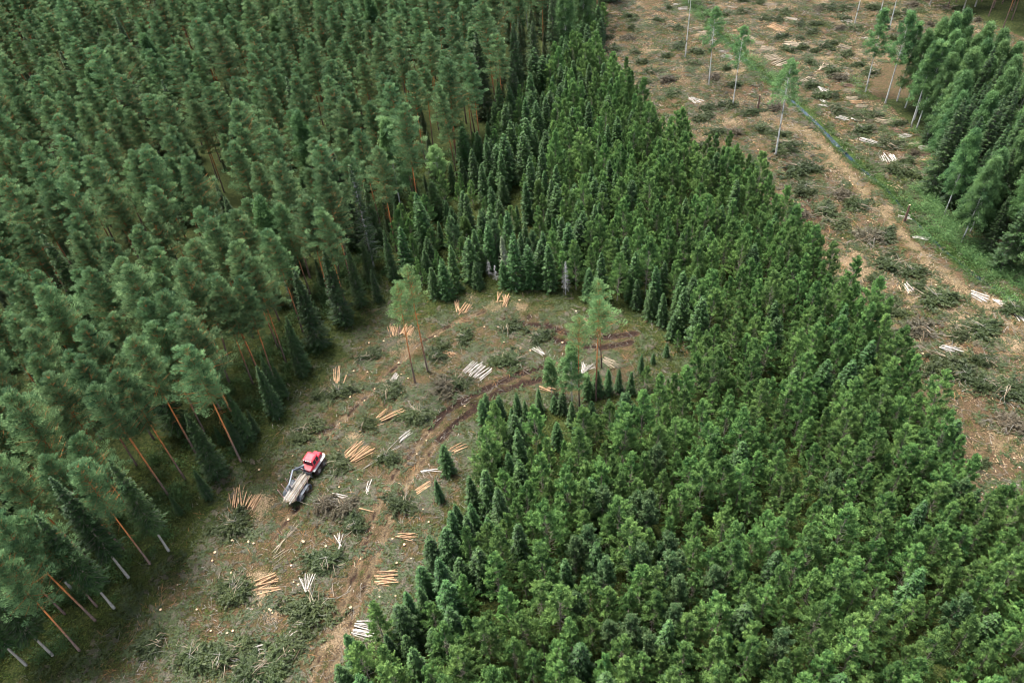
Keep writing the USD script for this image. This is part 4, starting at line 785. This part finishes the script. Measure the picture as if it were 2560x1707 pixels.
# ------------------------------------------------------------------ trees
TREES = {}                                       # kind name -> list of (x, y, class path, class height, height, label, group, category)
def tree(name, xy, ref, h0, h, label, group, cat, lean=0.0):
    TREES.setdefault(name, []).append((float(xy[0]), float(xy[1]), ref, h0, h, label, group, cat, lean))
rt = np.random.default_rng(2024)
pick = lambda a: a[int(rt.integers(0, len(a)))]
single = lambda name, label, cat, xy, ref, s, rz=None, rx=0, ry=0: thing(name, label, cat, (xy[0], xy[1], float(height(xy)[0]) - .05), rt.uniform(0, 360) if rz is None else rz, None, ref, s, rx, ry)
# single pines and birches that stand alone in the clearing and the strip, each with a label of its own
def lone_pine(i, xy, h, base, R, nb, label):
    p = klass(f"lone_pine_kind_{i:03d}"); pine(p, 700 + i, h, base, R, nb, look="pale_pine_needles", per=46)
    single("pine_tree", label, "pine tree", xy, p, 1.0)
LONE = []
for i, (xy, h, b, R, nb, lb) in enumerate([
    (R3(570, 938), 23.0, .66, 2.3, 44, "tall lone pine in the clearing, right one of the pair with sunlit orange trunks"), (R3(465, 1035), 21.5, .62, 2.5, 48, "lone pine in the clearing, left and slightly shorter one of the pair"),
    (R3(1982, 1185), 22.0, .66, 3.0, 56, "tallest round-crowned pine of the group at the clearing's right edge"), (R3(1846, 1275), 20.0, .64, 2.2, 42, "slender pine with bright orange trunk left of the round-crowned pine"), (R3(2030, 905), 19.5, .60, 2.4, 44, "shorter pine just right behind the round-crowned pine")]):
    lone_pine(i, xy, h, b, R, nb, lb); LONE.append(xy)
def lone_birch(i, xy, h, base, R, label, nb=70, look="pale_birch_leaves", name="birch_tree", cat="birch tree", lf=.25, pw=.5, **k):
    p = klass(f"lone_birch_kind_{i:03d}"); birch(p, 740 + i, h, base, R, nb, leaf=lf * .8, look=look, twigs=6, per=34, droop=.5, lift=30, power=pw, spread=.22, **k)
    single(name, label, cat, xy, p, 1.0); LONE.append(xy)
lone_birch(0, R3(1780, 1235), 14.5, .30, 2.3, "slim grey-green birch standing left of the slender orange pine", 60)
lone_birch(1, R3(1610, 1130), 8.5, .25, 1.4, "small thin birch left of the pine group over the ruts", 34)
lone_birch(2, R6(1720, 1520), 22.5, .56, 4.2, "tall lone birch with round top beside the ditch, nearest in the felled strip", 56, r0=.0085)
lone_birch(3, R6(1300, 1040), 20.5, .52, 3.6, "lone birch in the felled strip, third from the top", 44)
lone_birch(4, R6(1065, 830), 20.5, .48, 3.4, "lone birch in the felled strip with a thin crown, second from the top", 44)
lone_birch(5, R6(835, 560), 23.0, .80, 1.2, "bare pale birch stem reaching past the picture's top edge", 20)
lone_birch(6, Z4(690, 238), 22.0, .7, 1.6, "slim pale stem behind the muddy track at the top", 30)
lone_birch(7, Z4(910, 275), 24.0, .66, 2.0, "white birch stem rising behind the right birches, left of two", 36)
lone_birch(8, Z4(1030, 290), 24.0, .66, 2.0, "white birch stem rising behind the right birches, right of two", 36)
lone_birch(9, TR(810, 15), 20.0, .45, 3.4, "birch above the ditch at the top edge of the felled strip", 44)
lone_birch(10, Z6(492, 610), 11.5, .42, 2.4, "pale green round-leaved tree standing out against the dark pines", 56, "light_leaves", "broadleaf_tree", "broadleaf tree", lf=.28, pw=.35)
lone_birch(11, Z6(715, 1075), 7.5, .25, 1.1, "small yellowing birch among the young spruces", 40, "bright_plants")
lone_birch(12, Z6(1318, 900), 11.5, .28, .95, "slim yellow-green birch among the dark young spruces", 44, "bright_plants")
for i, (xy, h, R, lb) in enumerate([(R3(1728, 290), 8.2, 1.2, "bare grey dead spruce at the head of the clearing"), (R3(1143, 178), 4.4, .9, "small bare dead spruce at the young stand's edge, right of two"), (R3(1085, 145), 4.6, .9, "small bare dead spruce at the young stand's edge, left of two"), (Z6(1565, 1080), 6.0, 1.4, "grey dead lower-branched spruce inside the young stand")]):
    p = klass(f"dead_spruce_kind_{i:03d}"); dead_tree(p, 780 + i, h, R); single("dead_spruce", lb, "dead tree", xy, p, 1.0); LONE.append(xy)
p = klass("lichen_spruce_kind_000"); spruce(p, 790, 9.5, .2, 1.15, .34, "pale_lichen", "dead_wood", 12, .24, .8); single("spruce_tree", "pale yellowish thin spruce at the head of the clearing", "spruce tree", Z6(1042, 1330), p, 1.0); LONE.append(Z6(1042, 1330))
p = klass("grey_spruce_kind_000"); spruce(p, 791, 24.0, .12, 2.6, .5, "spruce_needles", "dead_wood", 11, .36, .8, sparse=.8); single("spruce_tree", "tall gappy spruce with pale branches at the mature forest's edge", "spruce tree", F(858, 610), p, 1.0); LONE.append(F(858, 610))
# high stumps
for i, (xy, h, lb) in enumerate([(R6(1548, 1065), 3.6, "high cut stump standing in the felled strip beside the ditch"), (Z2(1795, 915), 4.0, "high cut stump beside the white logs at the sandy track"), (Z6(150, 1290), 3.0, "thin high stump at the mature forest's edge")]):
    t = thing("high_stump", lb, "stump", (*xy, float(height(xy)[0])))
    part(t, "stem", tube([(0, 0, -.3), (.02, 0, h * .5), (0, .03, h)], [.27, .22, .2], 10), "brown_log_bark", True)
    c = trimesh.creation.cylinder(.19, .02, sections=12); c.apply_translation((0, .03, h + .005)); part(t, "cut_face", c, "cut_wood"); LONE.append(xy)
# edge trees of the mature forest whose feet can be seen
MP, MPG = "tall mature pine with bare orange trunk in the left forest", "pines of the left forest"
EP, EPG = "tall pine with bare orange trunk at the left forest's open edge", "pines on the edge of the left forest"
ES, ESG = "tall dark spruce with bare grey lower trunk at the left forest's edge", "spruces on the edge of the left forest"
fixed = []
for p in [BL(365, 1418), BL(438, 1280), BL(688, 1018), BL(445, 1215), BL(298, 1250), BL(1105, 548), BL(775, 708), BL(850, 630), BL(905, 520), BL(1120, 430), BL(1160, 190), BL(1255, 165), BL(1215, 200), F(800, 718), F(695, 760), F(640, 800), F(590, 845), F(1105, 352), F(1045, 345), F(1085, 335), F(1008, 300), F(1155, 290), F(875, 520), F(760, 700), F(770, 690)]:
    tree("pine_tree", p, PINES[(1, 3, 5, 7)[int(rt.integers(0, 4))]], 24, rt.uniform(22, 26), EP, EPG, "pine tree", .6); fixed.append(p)
for p in [BL(125, 1488), BL(245, 1442), BL(523, 1222), BL(590, 1082), BL(773, 957), BL(335, 1140), BL(0, 1330)]:
    tree("spruce_tree", p, pick(EDGE_SPRUCES), 22, rt.uniform(21, 25), ES, ESG, "spruce tree"); fixed.append(p)
for p, h in [(BL(1000, 612), 15), (BL(960, 715), 7), (BL(1270, 335), 12), (BL(1110, 500), 9), (BL(1140, 450), 11), (F(700, 850), 13), (F(640, 920), 11), (F(790, 740), 17), (F(735, 795), 18), (F(830, 700), 14), (BL(830, 790), 5), (BL(1180, 420), 6), (BL(1390, 150), 12), (BL(1310, 250), 8), (F(905, 640), 12), (F(870, 690), 8)]:
    tree("spruce_tree", p, pick(SPRUCES), 19, h, "dark green spruce branched to the ground at the left forest's edge", "low spruces on the left forest's edge", "spruce tree"); fixed.append(p)
MP_pts = darts(MATURE, 5.3, 7, fixed + LONE); MP_pts = MP_pts[in_view(MP_pts, 25)]
NEAR = darts(MATURE, 3.9, 71, list(MP_pts) + fixed + LONE); NEAR = NEAR[(dist_line(EDGE[:16], NEAR) < 20) & (dist_line(EDGE, NEAR) > 2.5)]
MP_pts = np.concatenate([MP_pts, NEAR])
de = dist_line(EDGE, MP_pts)
for p, d in zip(MP_pts, de):
    u = rt.random(); f = proj([[*p, 0]])[0]
    dark_corner = f[0] > 1160 and f[1] < 330
    if u < (.55 if dark_corner else .14 if d > 6 else .20):
        tree("spruce_tree", p, pick(SPRUCES), 19, rt.uniform(12, 23), "dark spruce standing among the pines of the left forest", "spruces among the left forest's pines", "spruce tree")
    elif u > (.88 if dark_corner else .975):
        tree("birch_tree", p, pick(BIRCHES), 21, rt.uniform(19, 24), "pale-trunked birch standing among the pines of the left forest", "birches among the left forest's pines", "birch tree")
    else:
        tree("pine_tree", p, pick(PINES), 24, np.clip(rt.normal(24, 2.3), 17, 28), MP, MPG, "pine tree", 1.2)
UN = darts(MATURE, 3.4, 8, list(MP_pts) + fixed + LONE); UN = UN[in_view(UN, 8)]; du = dist_line(EDGE, UN)
for p, d in zip(UN, du):
    if rt.random() < (.55 if d < 14 else .42):
        tree("spruce_tree", p, pick(SPRUCES), 19, rt.uniform(4, 11), "small dark spruce under the pines of the left forest", "undergrowth spruces of the left forest", "spruce tree")
# young stand
YB, YBG = "young bright green birch in the dense stand on the right", "young birches of the dense stand"
YS, YSG = "young dark green spruce in the dense young stand", "young spruces of the dense stand"
YP = darts(YOUNG, 2.2, 17, LONE); YP = YP[in_view(YP, 11)]
dn, dw_ = dist_line(NORTH + EDGE[18:24], YP), dist_line(WEST[2:], YP)
fp = proj(np.c_[YP, np.zeros(len(YP))])
for p, a, b, f in zip(YP, dn, dw_, fp):
    zone = f[0] < 1260 and f[1] < 720
    if zone and rt.random() < .25: continue
    ps = .66 if zone else .75 if b < 7.5 else .5 if (f[1] < 720 and f[0] < 1420) else .62 if a < 6 else .07
    if ps < .5 and rt.random() < .05: continue
    asp = math.hypot((f[0] - 1440) / 190, (f[1] - 1380) / 170) < 1
    low = 1085 < f[0] < 1345 and 915 < f[1] < 1040
    if low:
        if rt.random() < .8: tree("young_spruce", p, pick(YSPRUCES), 9, rt.uniform(3.6, 5.8) if f[1] < 985 else rt.uniform(5, 7), YS, YSG, "spruce tree")
    elif rt.random() < ps:
        tree("young_spruce", p, pick(YSPRUCES), 9, rt.uniform(6, 11.5) if not zone else rt.uniform(5, 13), YS, YSG, "spruce tree")
    elif asp and rt.random() < .45 or rt.random() < .02:
        tree("young_aspen", p, pick(ASPENS), 10.5, rt.uniform(9, 11.5), "young grey-green aspen among the birches of the dense stand", "young aspens of the dense stand", "aspen tree")
    else:
        tree("young_birch", p, pick(YBIRCHES), 11, np.clip(rt.normal(10.0, 1.6), 5.5, 13.5) if not zone else rt.uniform(6, 10), YB, YBG, "birch tree")
for p, h in [(F(1030, 1085), 6.5), (F(1012, 1150), 5), (F(1118, 950), 4.5), (F(1150, 960), 5), (F(1190, 955), 5.5), (F(1240, 960), 5), (F(1290, 950), 5), (F(1372, 908), 6), (F(1350, 915), 5.5), (F(1395, 905), 6), (F(1420, 898), 5), (F(830, 1530), 9), (F(955, 1440), 9)]:
    tree("young_spruce", p, pick(YSPRUCES), 9, h, "young spruce standing free on the clearing's right edge", "young spruces on the clearing's right edge", "spruce tree")
GL = darts(GLADE, 2.4, 19, LONE)
for p in GL:
    u = rt.random()
    if u < .35: tree("young_spruce", p, pick(YSPRUCES), 9, rt.uniform(2.5, 6), "small young spruce in the mossy glade", "small spruces of the glade", "spruce tree")
    elif u < .75: tree("young_birch", p, pick(YBIRCHES), 11, rt.uniform(3, 7), "small thin birch in the mossy glade", "small birches of the glade", "birch tree")
# right hand stand and the far forest in the corner
RG = "tall trees of the right stand"
for p, h in [(Z4(795, 915), 21), (Z4(990, 1019), 23), (Z1(1240, 665), 21), (Z1(1295, 685), 21), (Z1(1105, 410), 20)]:
    tree("birch_tree", p, EDGE_BIRCH, 21, h, "tall birch with white stem on the left edge of the right stand", "white-stemmed birches on the right stand's edge", "birch tree"); fixed.append(p)
for p in [Z1(1450, 1290), Z1(1620, 1400), Z1(1760, 1350), Z1(1560, 1180), Z1(2000, 1450), Z1(2240, 1560), Z1(1900, 1250), Z1(1700, 1050), Z1(1850, 1500), Z1(2150, 1660), Z1(2330, 1750)]:
    tree("spruce_tree", p, pick(SPRUCES), 19, rt.uniform(19, 23), "tall dark spruce with grey stem on the near edge of the right stand", "dark spruces of the right stand's edge", "spruce tree"); fixed.append(p)
RP = darts(RIGHT, 3.3, 23, fixed + LONE); RP = RP[in_view(RP, 22)]
fr_ = proj(np.c_[RP, np.zeros(len(RP))])
for p, f in zip(RP, fr_):
    if rt.random() < (.58 if f[1] > 330 + (f[0] - 2150) * .25 else .12):
        tree("spruce_tree", p, pick(SPRUCES), 19, rt.uniform(11, 22), "dark spruce inside the right stand", "spruces inside the right stand", "spruce tree")
    else:
        tree("birch_tree", p, pick(BIRCHES), 21, rt.uniform(18, 22), "tall soft-crowned birch of the right stand", "birches inside the right stand", "birch tree")
FP = darts(FAR, 4.4, 29); FP = FP[in_view(FP, 24)]
for p in FP:
    if rt.random() < .5: tree("spruce_tree", p, pick(EDGE_SPRUCES), 22, rt.uniform(20, 25), "tall dark spruce in the far forest at the top right corner", "spruces of the far corner forest", "spruce tree")
    else: tree("pine_tree", p, pick(PINES), 24, rt.uniform(22, 26), "tall pine in the far forest at the top right corner", "pines of the far corner forest", "pine tree")
SHORT = {MP: "tall pine in the left forest", EP: "bare-trunked pine on the left forest's edge", ES: "grey-footed spruce on the forest edge", "dark green spruce branched to the ground at the left forest's edge": "low-branched spruce at the left forest's edge",
         "dark spruce standing among the pines of the left forest": "dark spruce among the left forest's pines", "pale-trunked birch standing among the pines of the left forest": "birch among the left forest's pines", "small dark spruce under the pines of the left forest": "small spruce under the left forest's pines",
         YB: "young birch of the dense stand", YS: "young spruce of the dense stand", "young grey-green aspen among the birches of the dense stand": "young aspen of the dense stand", "young spruce standing free on the clearing's right edge": "free young spruce beside the clearing",
         "small thin birch in the mossy glade": "small thin birch in the glade", "tall birch with white stem on the left edge of the right stand": "white-stemmed birch of the right stand", "tall dark spruce with grey stem on the near edge of the right stand": "dark spruce on the right stand's edge",
         "dark spruce inside the right stand": "dark spruce inside the right stand", "tall soft-crowned birch of the right stand": "soft-crowned birch of the right stand", "tall dark spruce in the far forest at the top right corner": "dark spruce of the far corner forest", "tall pine in the far forest at the top right corner": "pine of the far corner forest"}
FORESTS = {"pine_tree": ("pine_forest", "distant mass of pines at the back of the left forest", "pine forest"), "spruce_tree": ("spruce_forest", "distant dark spruces mixed into the forest", "spruce forest"),
           "young_birch": ("birch_stand", "mass of young birches filling the back of the dense stand", "birch stand"), "young_spruce": ("young_spruce_stand", "mass of further young spruces in the dense stand", "spruce stand"), "birch_tree": ("birch_forest", "further birches", "birch forest"), "young_aspen": ("aspen_stand", "further aspens", "aspen stand")}
for name, items in TREES.items():
    def rank(t):                                # the ones that show largest in the frame come first
        f = proj([[t[0], t[1], t[4] * .8]])[0]
        return np.linalg.norm([t[0], t[1], CAM_H - t[4]]) / t[4] ** .5 + (0 if -20 < f[0] < 2372 and -20 < f[1] < 1588 else 1e4)
    items.sort(key=rank)
    hs = height(np.array([[t[0], t[1]] for t in items]))
    rest, kinds = [], []
    limit = 300 - (USED.get(name, 0))
    short, lab = {}, {}
    for i, t in enumerate(items[:limit]): short.setdefault(t[5], []).append(i)
    for full, idx in short.items():
        pxs = proj(np.array([[items[i][0], items[i][1], items[i][4] * .8] for i in idx]))
        lab.update(zip(idx, labels_for(pxs, SHORT.get(full, full), full)))
    for i, (x, y, ref, h0, h, label, group, cat, lean) in enumerate(items):
        rz = rt.uniform(0, 360)
        if i < limit:
            thing(name, lab[i], cat, (x, y, hs[i] - .05), rz, group, ref, h / h0, rt.normal() * (lean + .5), rt.normal() * (lean + .5))
        else:
            if ref not in kinds: kinds.append(ref)
            rest.append((kinds.index(ref), x, y, hs[i] - .05, rz, h / h0))
    if rest:
        instancer(FORESTS[name][0], FORESTS[name][1], FORESTS[name][2], kinds, rest)

# ------------------------------------------------------------------ ground cover and felling debris
def tuft_kind(name, look, n, r0, hgt, leaf, seed):
    r = np.random.default_rng(seed); p = klass(name)
    c = np.c_[r.normal(size=(n, 2)) * r0 * .5, np.abs(r.normal(size=n)) * hgt * .5 + .03]
    d = np.c_[c[:, :2] * 1.2, np.full(n, .35)] + r.normal(size=(n, 3)) * .35
    v, f = tris(c, d, r.uniform(.7, 1.3, n) * leaf, r.uniform(.35, .7, n) * leaf, r)
    part(p, "leaves", (v, f), look, tint=np.repeat(np.clip(r.normal(.5, .25, n), 0, 1), 3))
    return p
def litter_kind(name, look, n, spread, lo, hi, rad, seed):
    r = np.random.default_rng(seed); p = klass(name); ms = []; a0 = r.uniform(0, 6.3)
    for k in range(n):
        a = np.r_[r.normal(size=2) * spread, r.uniform(.03, .14)]; az = a0 + r.normal() * .8
        ms.append(tube([a, a + unit(az, r.normal() * .06) * r.uniform(lo, hi)], [rad, rad * .6], 4))
    part(p, "sticks", cat_mesh(ms), look)
    return p
def bough_kind(name, look, seed):
    r = np.random.default_rng(seed); p = klass(name); C, D, T = [], [], []
    for k in range(5):
        az = r.uniform(0, 6.3); o = unit(az, 0.); lat = np.array([-o[1], o[0], 0]); n = 26; s = r.random(n); sd = r.uniform(-1, 1, n); L = r.uniform(.6, 1.2)
        C.append(np.r_[r.normal(size=2) * .5, .08] + o * (s * L)[:, None] + lat * (sd * .28 * (1.1 - s))[:, None] + [0, 0, 1] * r.uniform(-.04, .1, n)[:, None]); D.append(o + lat * sd[:, None] * 1.1); T.append(np.clip(r.normal(.45, .2) + r.normal(size=n) * .12, 0, 1))
    C, D, T = map(np.concatenate, (C, D, T)); v, f = tris(C, D, .26, .13, r, np.tile([0, 0, 1.], (len(C), 1)))
    part(p, "needles", (v, f), look, tint=np.repeat(T, 3)); return p
GREEN = [tuft_kind(f"low_plant_kind_{i:03d}", "low_plants", 34, .7, .32, .20, 820 + i) for i in range(3)]
STRAW = [tuft_kind("straw_kind_000", "straw_plants", 26, .6, .22, .22, 830)]
BRIGHT = [tuft_kind(f"bright_plant_kind_{i:03d}", "bright_plants", 46, 1.0, .55, .26, 840 + i) for i in range(2)]
BUSH = [tuft_kind(f"bush_kind_{i:03d}", "tall_birch_leaves", 220, 1.5, 1.7, .26, 850 + i) for i in range(2)]
BOUGH = [bough_kind(f"bough_kind_{i:03d}", ("cut_boughs", "cut_boughs", "dry_boughs")[i], 860 + i) for i in range(3)]
STICKS = [litter_kind("stick_kind_000", "stick_wood", 7, .5, .4, 1.6, .022, 870), litter_kind("stick_kind_001", "orange_stick_wood", 5, .4, .4, 1.4, .025, 871), litter_kind("stick_kind_002", "grey_stick_wood", 6, .6, .5, 2.0, .025, 872), litter_kind("stick_kind_003", "birch_log_bark", 3, .5, .5, 1.8, .035, 873)]
CHIPK = [litter_kind(f"chip_kind_{i:03d}", "wood_chips", 14, .45, .08, .3, .035, 880 + i) for i in range(2)]
rg = np.random.default_rng(99)
SMOOTH = lambda xy, sc, sd: meshkit.fbm(np.c_[xy * sc, np.zeros(len(xy))], 3, sd)
bb = np.array([[-75, 32], [35, 125]])
CL = rg.uniform(bb[0], bb[1], (60000, 2))
CL = CL[~(inside(MATURE, CL) | inside(YOUNG, CL) | inside(CORRIDOR, CL)) & in_view(CL, 1, 60)]
rut = np.min([dist_line(q, CL) for q in RUTS], axis=0)
nearfw = np.hypot(*(CL - mid).T) < 2.2
n1 = SMOOTH(CL, .22, 61)
def emit(name, label, cat, kinds, pts, lo, hi):
    if len(pts):
        z = height(pts)
        instancer(name, label, cat, kinds, [(int(rg.integers(0, len(kinds))), p[0], p[1], zz, rg.uniform(0, 360), rg.uniform(lo, hi)) for p, zz in zip(pts, z)])
dE, dN, dW = dist_line(EDGE, CL), dist_line(NORTH, CL), dist_line(WEST, CL)
lush = np.clip(.32 + .55 * soft(dE, 6) + .5 * soft(dN, 6) + .35 * soft(dW, 3) + (n1 - .5) * 1.2, .05, 1)
u = rg.random(len(CL))
emit("ground_plants", "low green bilberry and moss cover of the clearing", "ground plants", GREEN, CL[(u < lush * .46) & (rut > .95)], .5, 1.1)
u = rg.random(len(CL)); sl = np.clip(.10 + (SMOOTH(CL, .3, 62) - .42) * 1.4, .02, .6) * (1 - .8 * soft(dE, 4)) * (1 - .7 * soft(dN, 4))
emit("cut_branches", "green branches strewn over the clearing", "cut branches", BOUGH, CL[(u < sl * .7) & (rut > 1.0)], .5, 1.1)
u = rg.random(len(CL)); st_ = np.clip(.16 + (SMOOTH(CL, .25, 63) - .45) * .9, .03, .5) * (1 - .9 * soft(dE, 4)) * (1 - .85 * soft(dN, 5))
emit("felling_debris", "thin sticks and tops strewn over the clearing", "sticks", STICKS, CL[(u < st_ * .42) & ~nearfw], .45, 1.0)
emit("dry_grass", "dry straw-coloured litter in the clearing", "litter", STRAW, CL[rg.random(len(CL)) < .06 * (1 - .9 * soft(dE, 4))], .5, 1.0)
cp = np.concatenate([c + rg.normal(size=(int(26 * r), 2)) * r * .5 for c, r in CHIPS])
emit("wood_chips", "pale chips and bark flakes around the cutting spots", "wood chips", CHIPK, cp, .5, 1.1)
lo_, hi_ = np.min(CORRIDOR, 0), np.array([150.0, 300.0])
CO = rg.uniform(np.maximum(lo_, [-10, 45]), hi_, (90000, 2)); CO = CO[inside(CORRIDOR, CO) & in_view(CO, 1, 60)]
dd, dt, dr = dist_line(DITCH, CO), dist_line(TRACK, CO), dist_line(RIGHT[:8], CO); n2 = SMOOTH(CO, .15, 64); u = rg.random(len(CO))
emit("strip_plants", "patchy low green plants of the felled strip", "ground plants", GREEN, CO[(u < np.clip((n2 - .40) * 1.5, .06, .6) * .95 * (1 - .8 * soft(dt, 2.0))) & (dd > .9)], .6, 1.3)
emit("ditch_plants", "bright green grass and weeds along the ditch", "ground plants", BRIGHT, CO[(rg.random(len(CO)) < .8 * soft(dd, 1.7)) & (dd > .75 * (np.abs(proj(np.c_[CO, np.zeros(len(CO))])[:, 1] - 295) < 70)) & (dt > 1.6)], .5, 1.2)
vy = proj(np.c_[CO, np.zeros(len(CO))])[:, 1]
bsh = CO[((rg.random(len(CO)) < .45 * soft(dr, 3.6) * np.where(vy > 430, 1.0, .25)) | (rg.random(len(CO)) < .10 * soft(dd - 1.4, 1.2) * (proj(np.c_[CO, np.zeros(len(CO))])[:, 1] < 200))) & (dd > .9)]
emit("bushes", "dense green bushes and saplings along the right stand and the ditch", "bushes", BUSH, bsh, .45, 1.1)
emit("strip_branches", "dark branches strewn over the felled strip", "cut branches", BOUGH, CO[(rg.random(len(CO)) < np.clip((SMOOTH(CO, .2, 65) - .40) * 1.0, .08, .6) * 1.1) & (dd > 1) & (dt > 1.8)], .6, 1.4)
emit("strip_chips", "pale wood scraps strewn over the felled strip", "wood chips", CHIPK, CO[(rg.random(len(CO)) < .07 * np.clip((SMOOTH(CO, .12, 66) - .35) * 4, 0, 1.5)) & (dd > 1.2)], .7, 1.8)
emit("strip_debris", "pale sticks strewn over the felled strip", "sticks", STICKS, CO[(rg.random(len(CO)) < .10) & (dd > .9)], .6, 1.3)
MF = rg.uniform([-75, 32], [70, 170], (60000, 2))
deM = dist_line(EDGE, MF); mk = (inside(MATURE, MF) & (deM < 14)) | inside(GLADE, MF) | inside(YOUNG, MF)
MF = MF[mk]; MF = MF[in_view(MF, 1, 40)]
ub = MF[inside(MATURE, MF) & (dist_line(EDGE, MF) < 12)]
emit("forest_edge_bushes", "dark green bushes and saplings under the left forest's edge", "bushes", [tuft_kind(f"dark_bush_kind_{i:03d}", "spruce_needles", 260, 1.3, 1.5, .24, 890 + i) for i in range(2)], ub[rg.random(len(ub)) < .07], .5, 1.2)
emit("forest_floor_plants", "mossy green undergrowth on the forest floor", "undergrowth", GREEN, MF[rg.random(len(MF)) < .42], .7, 1.5)
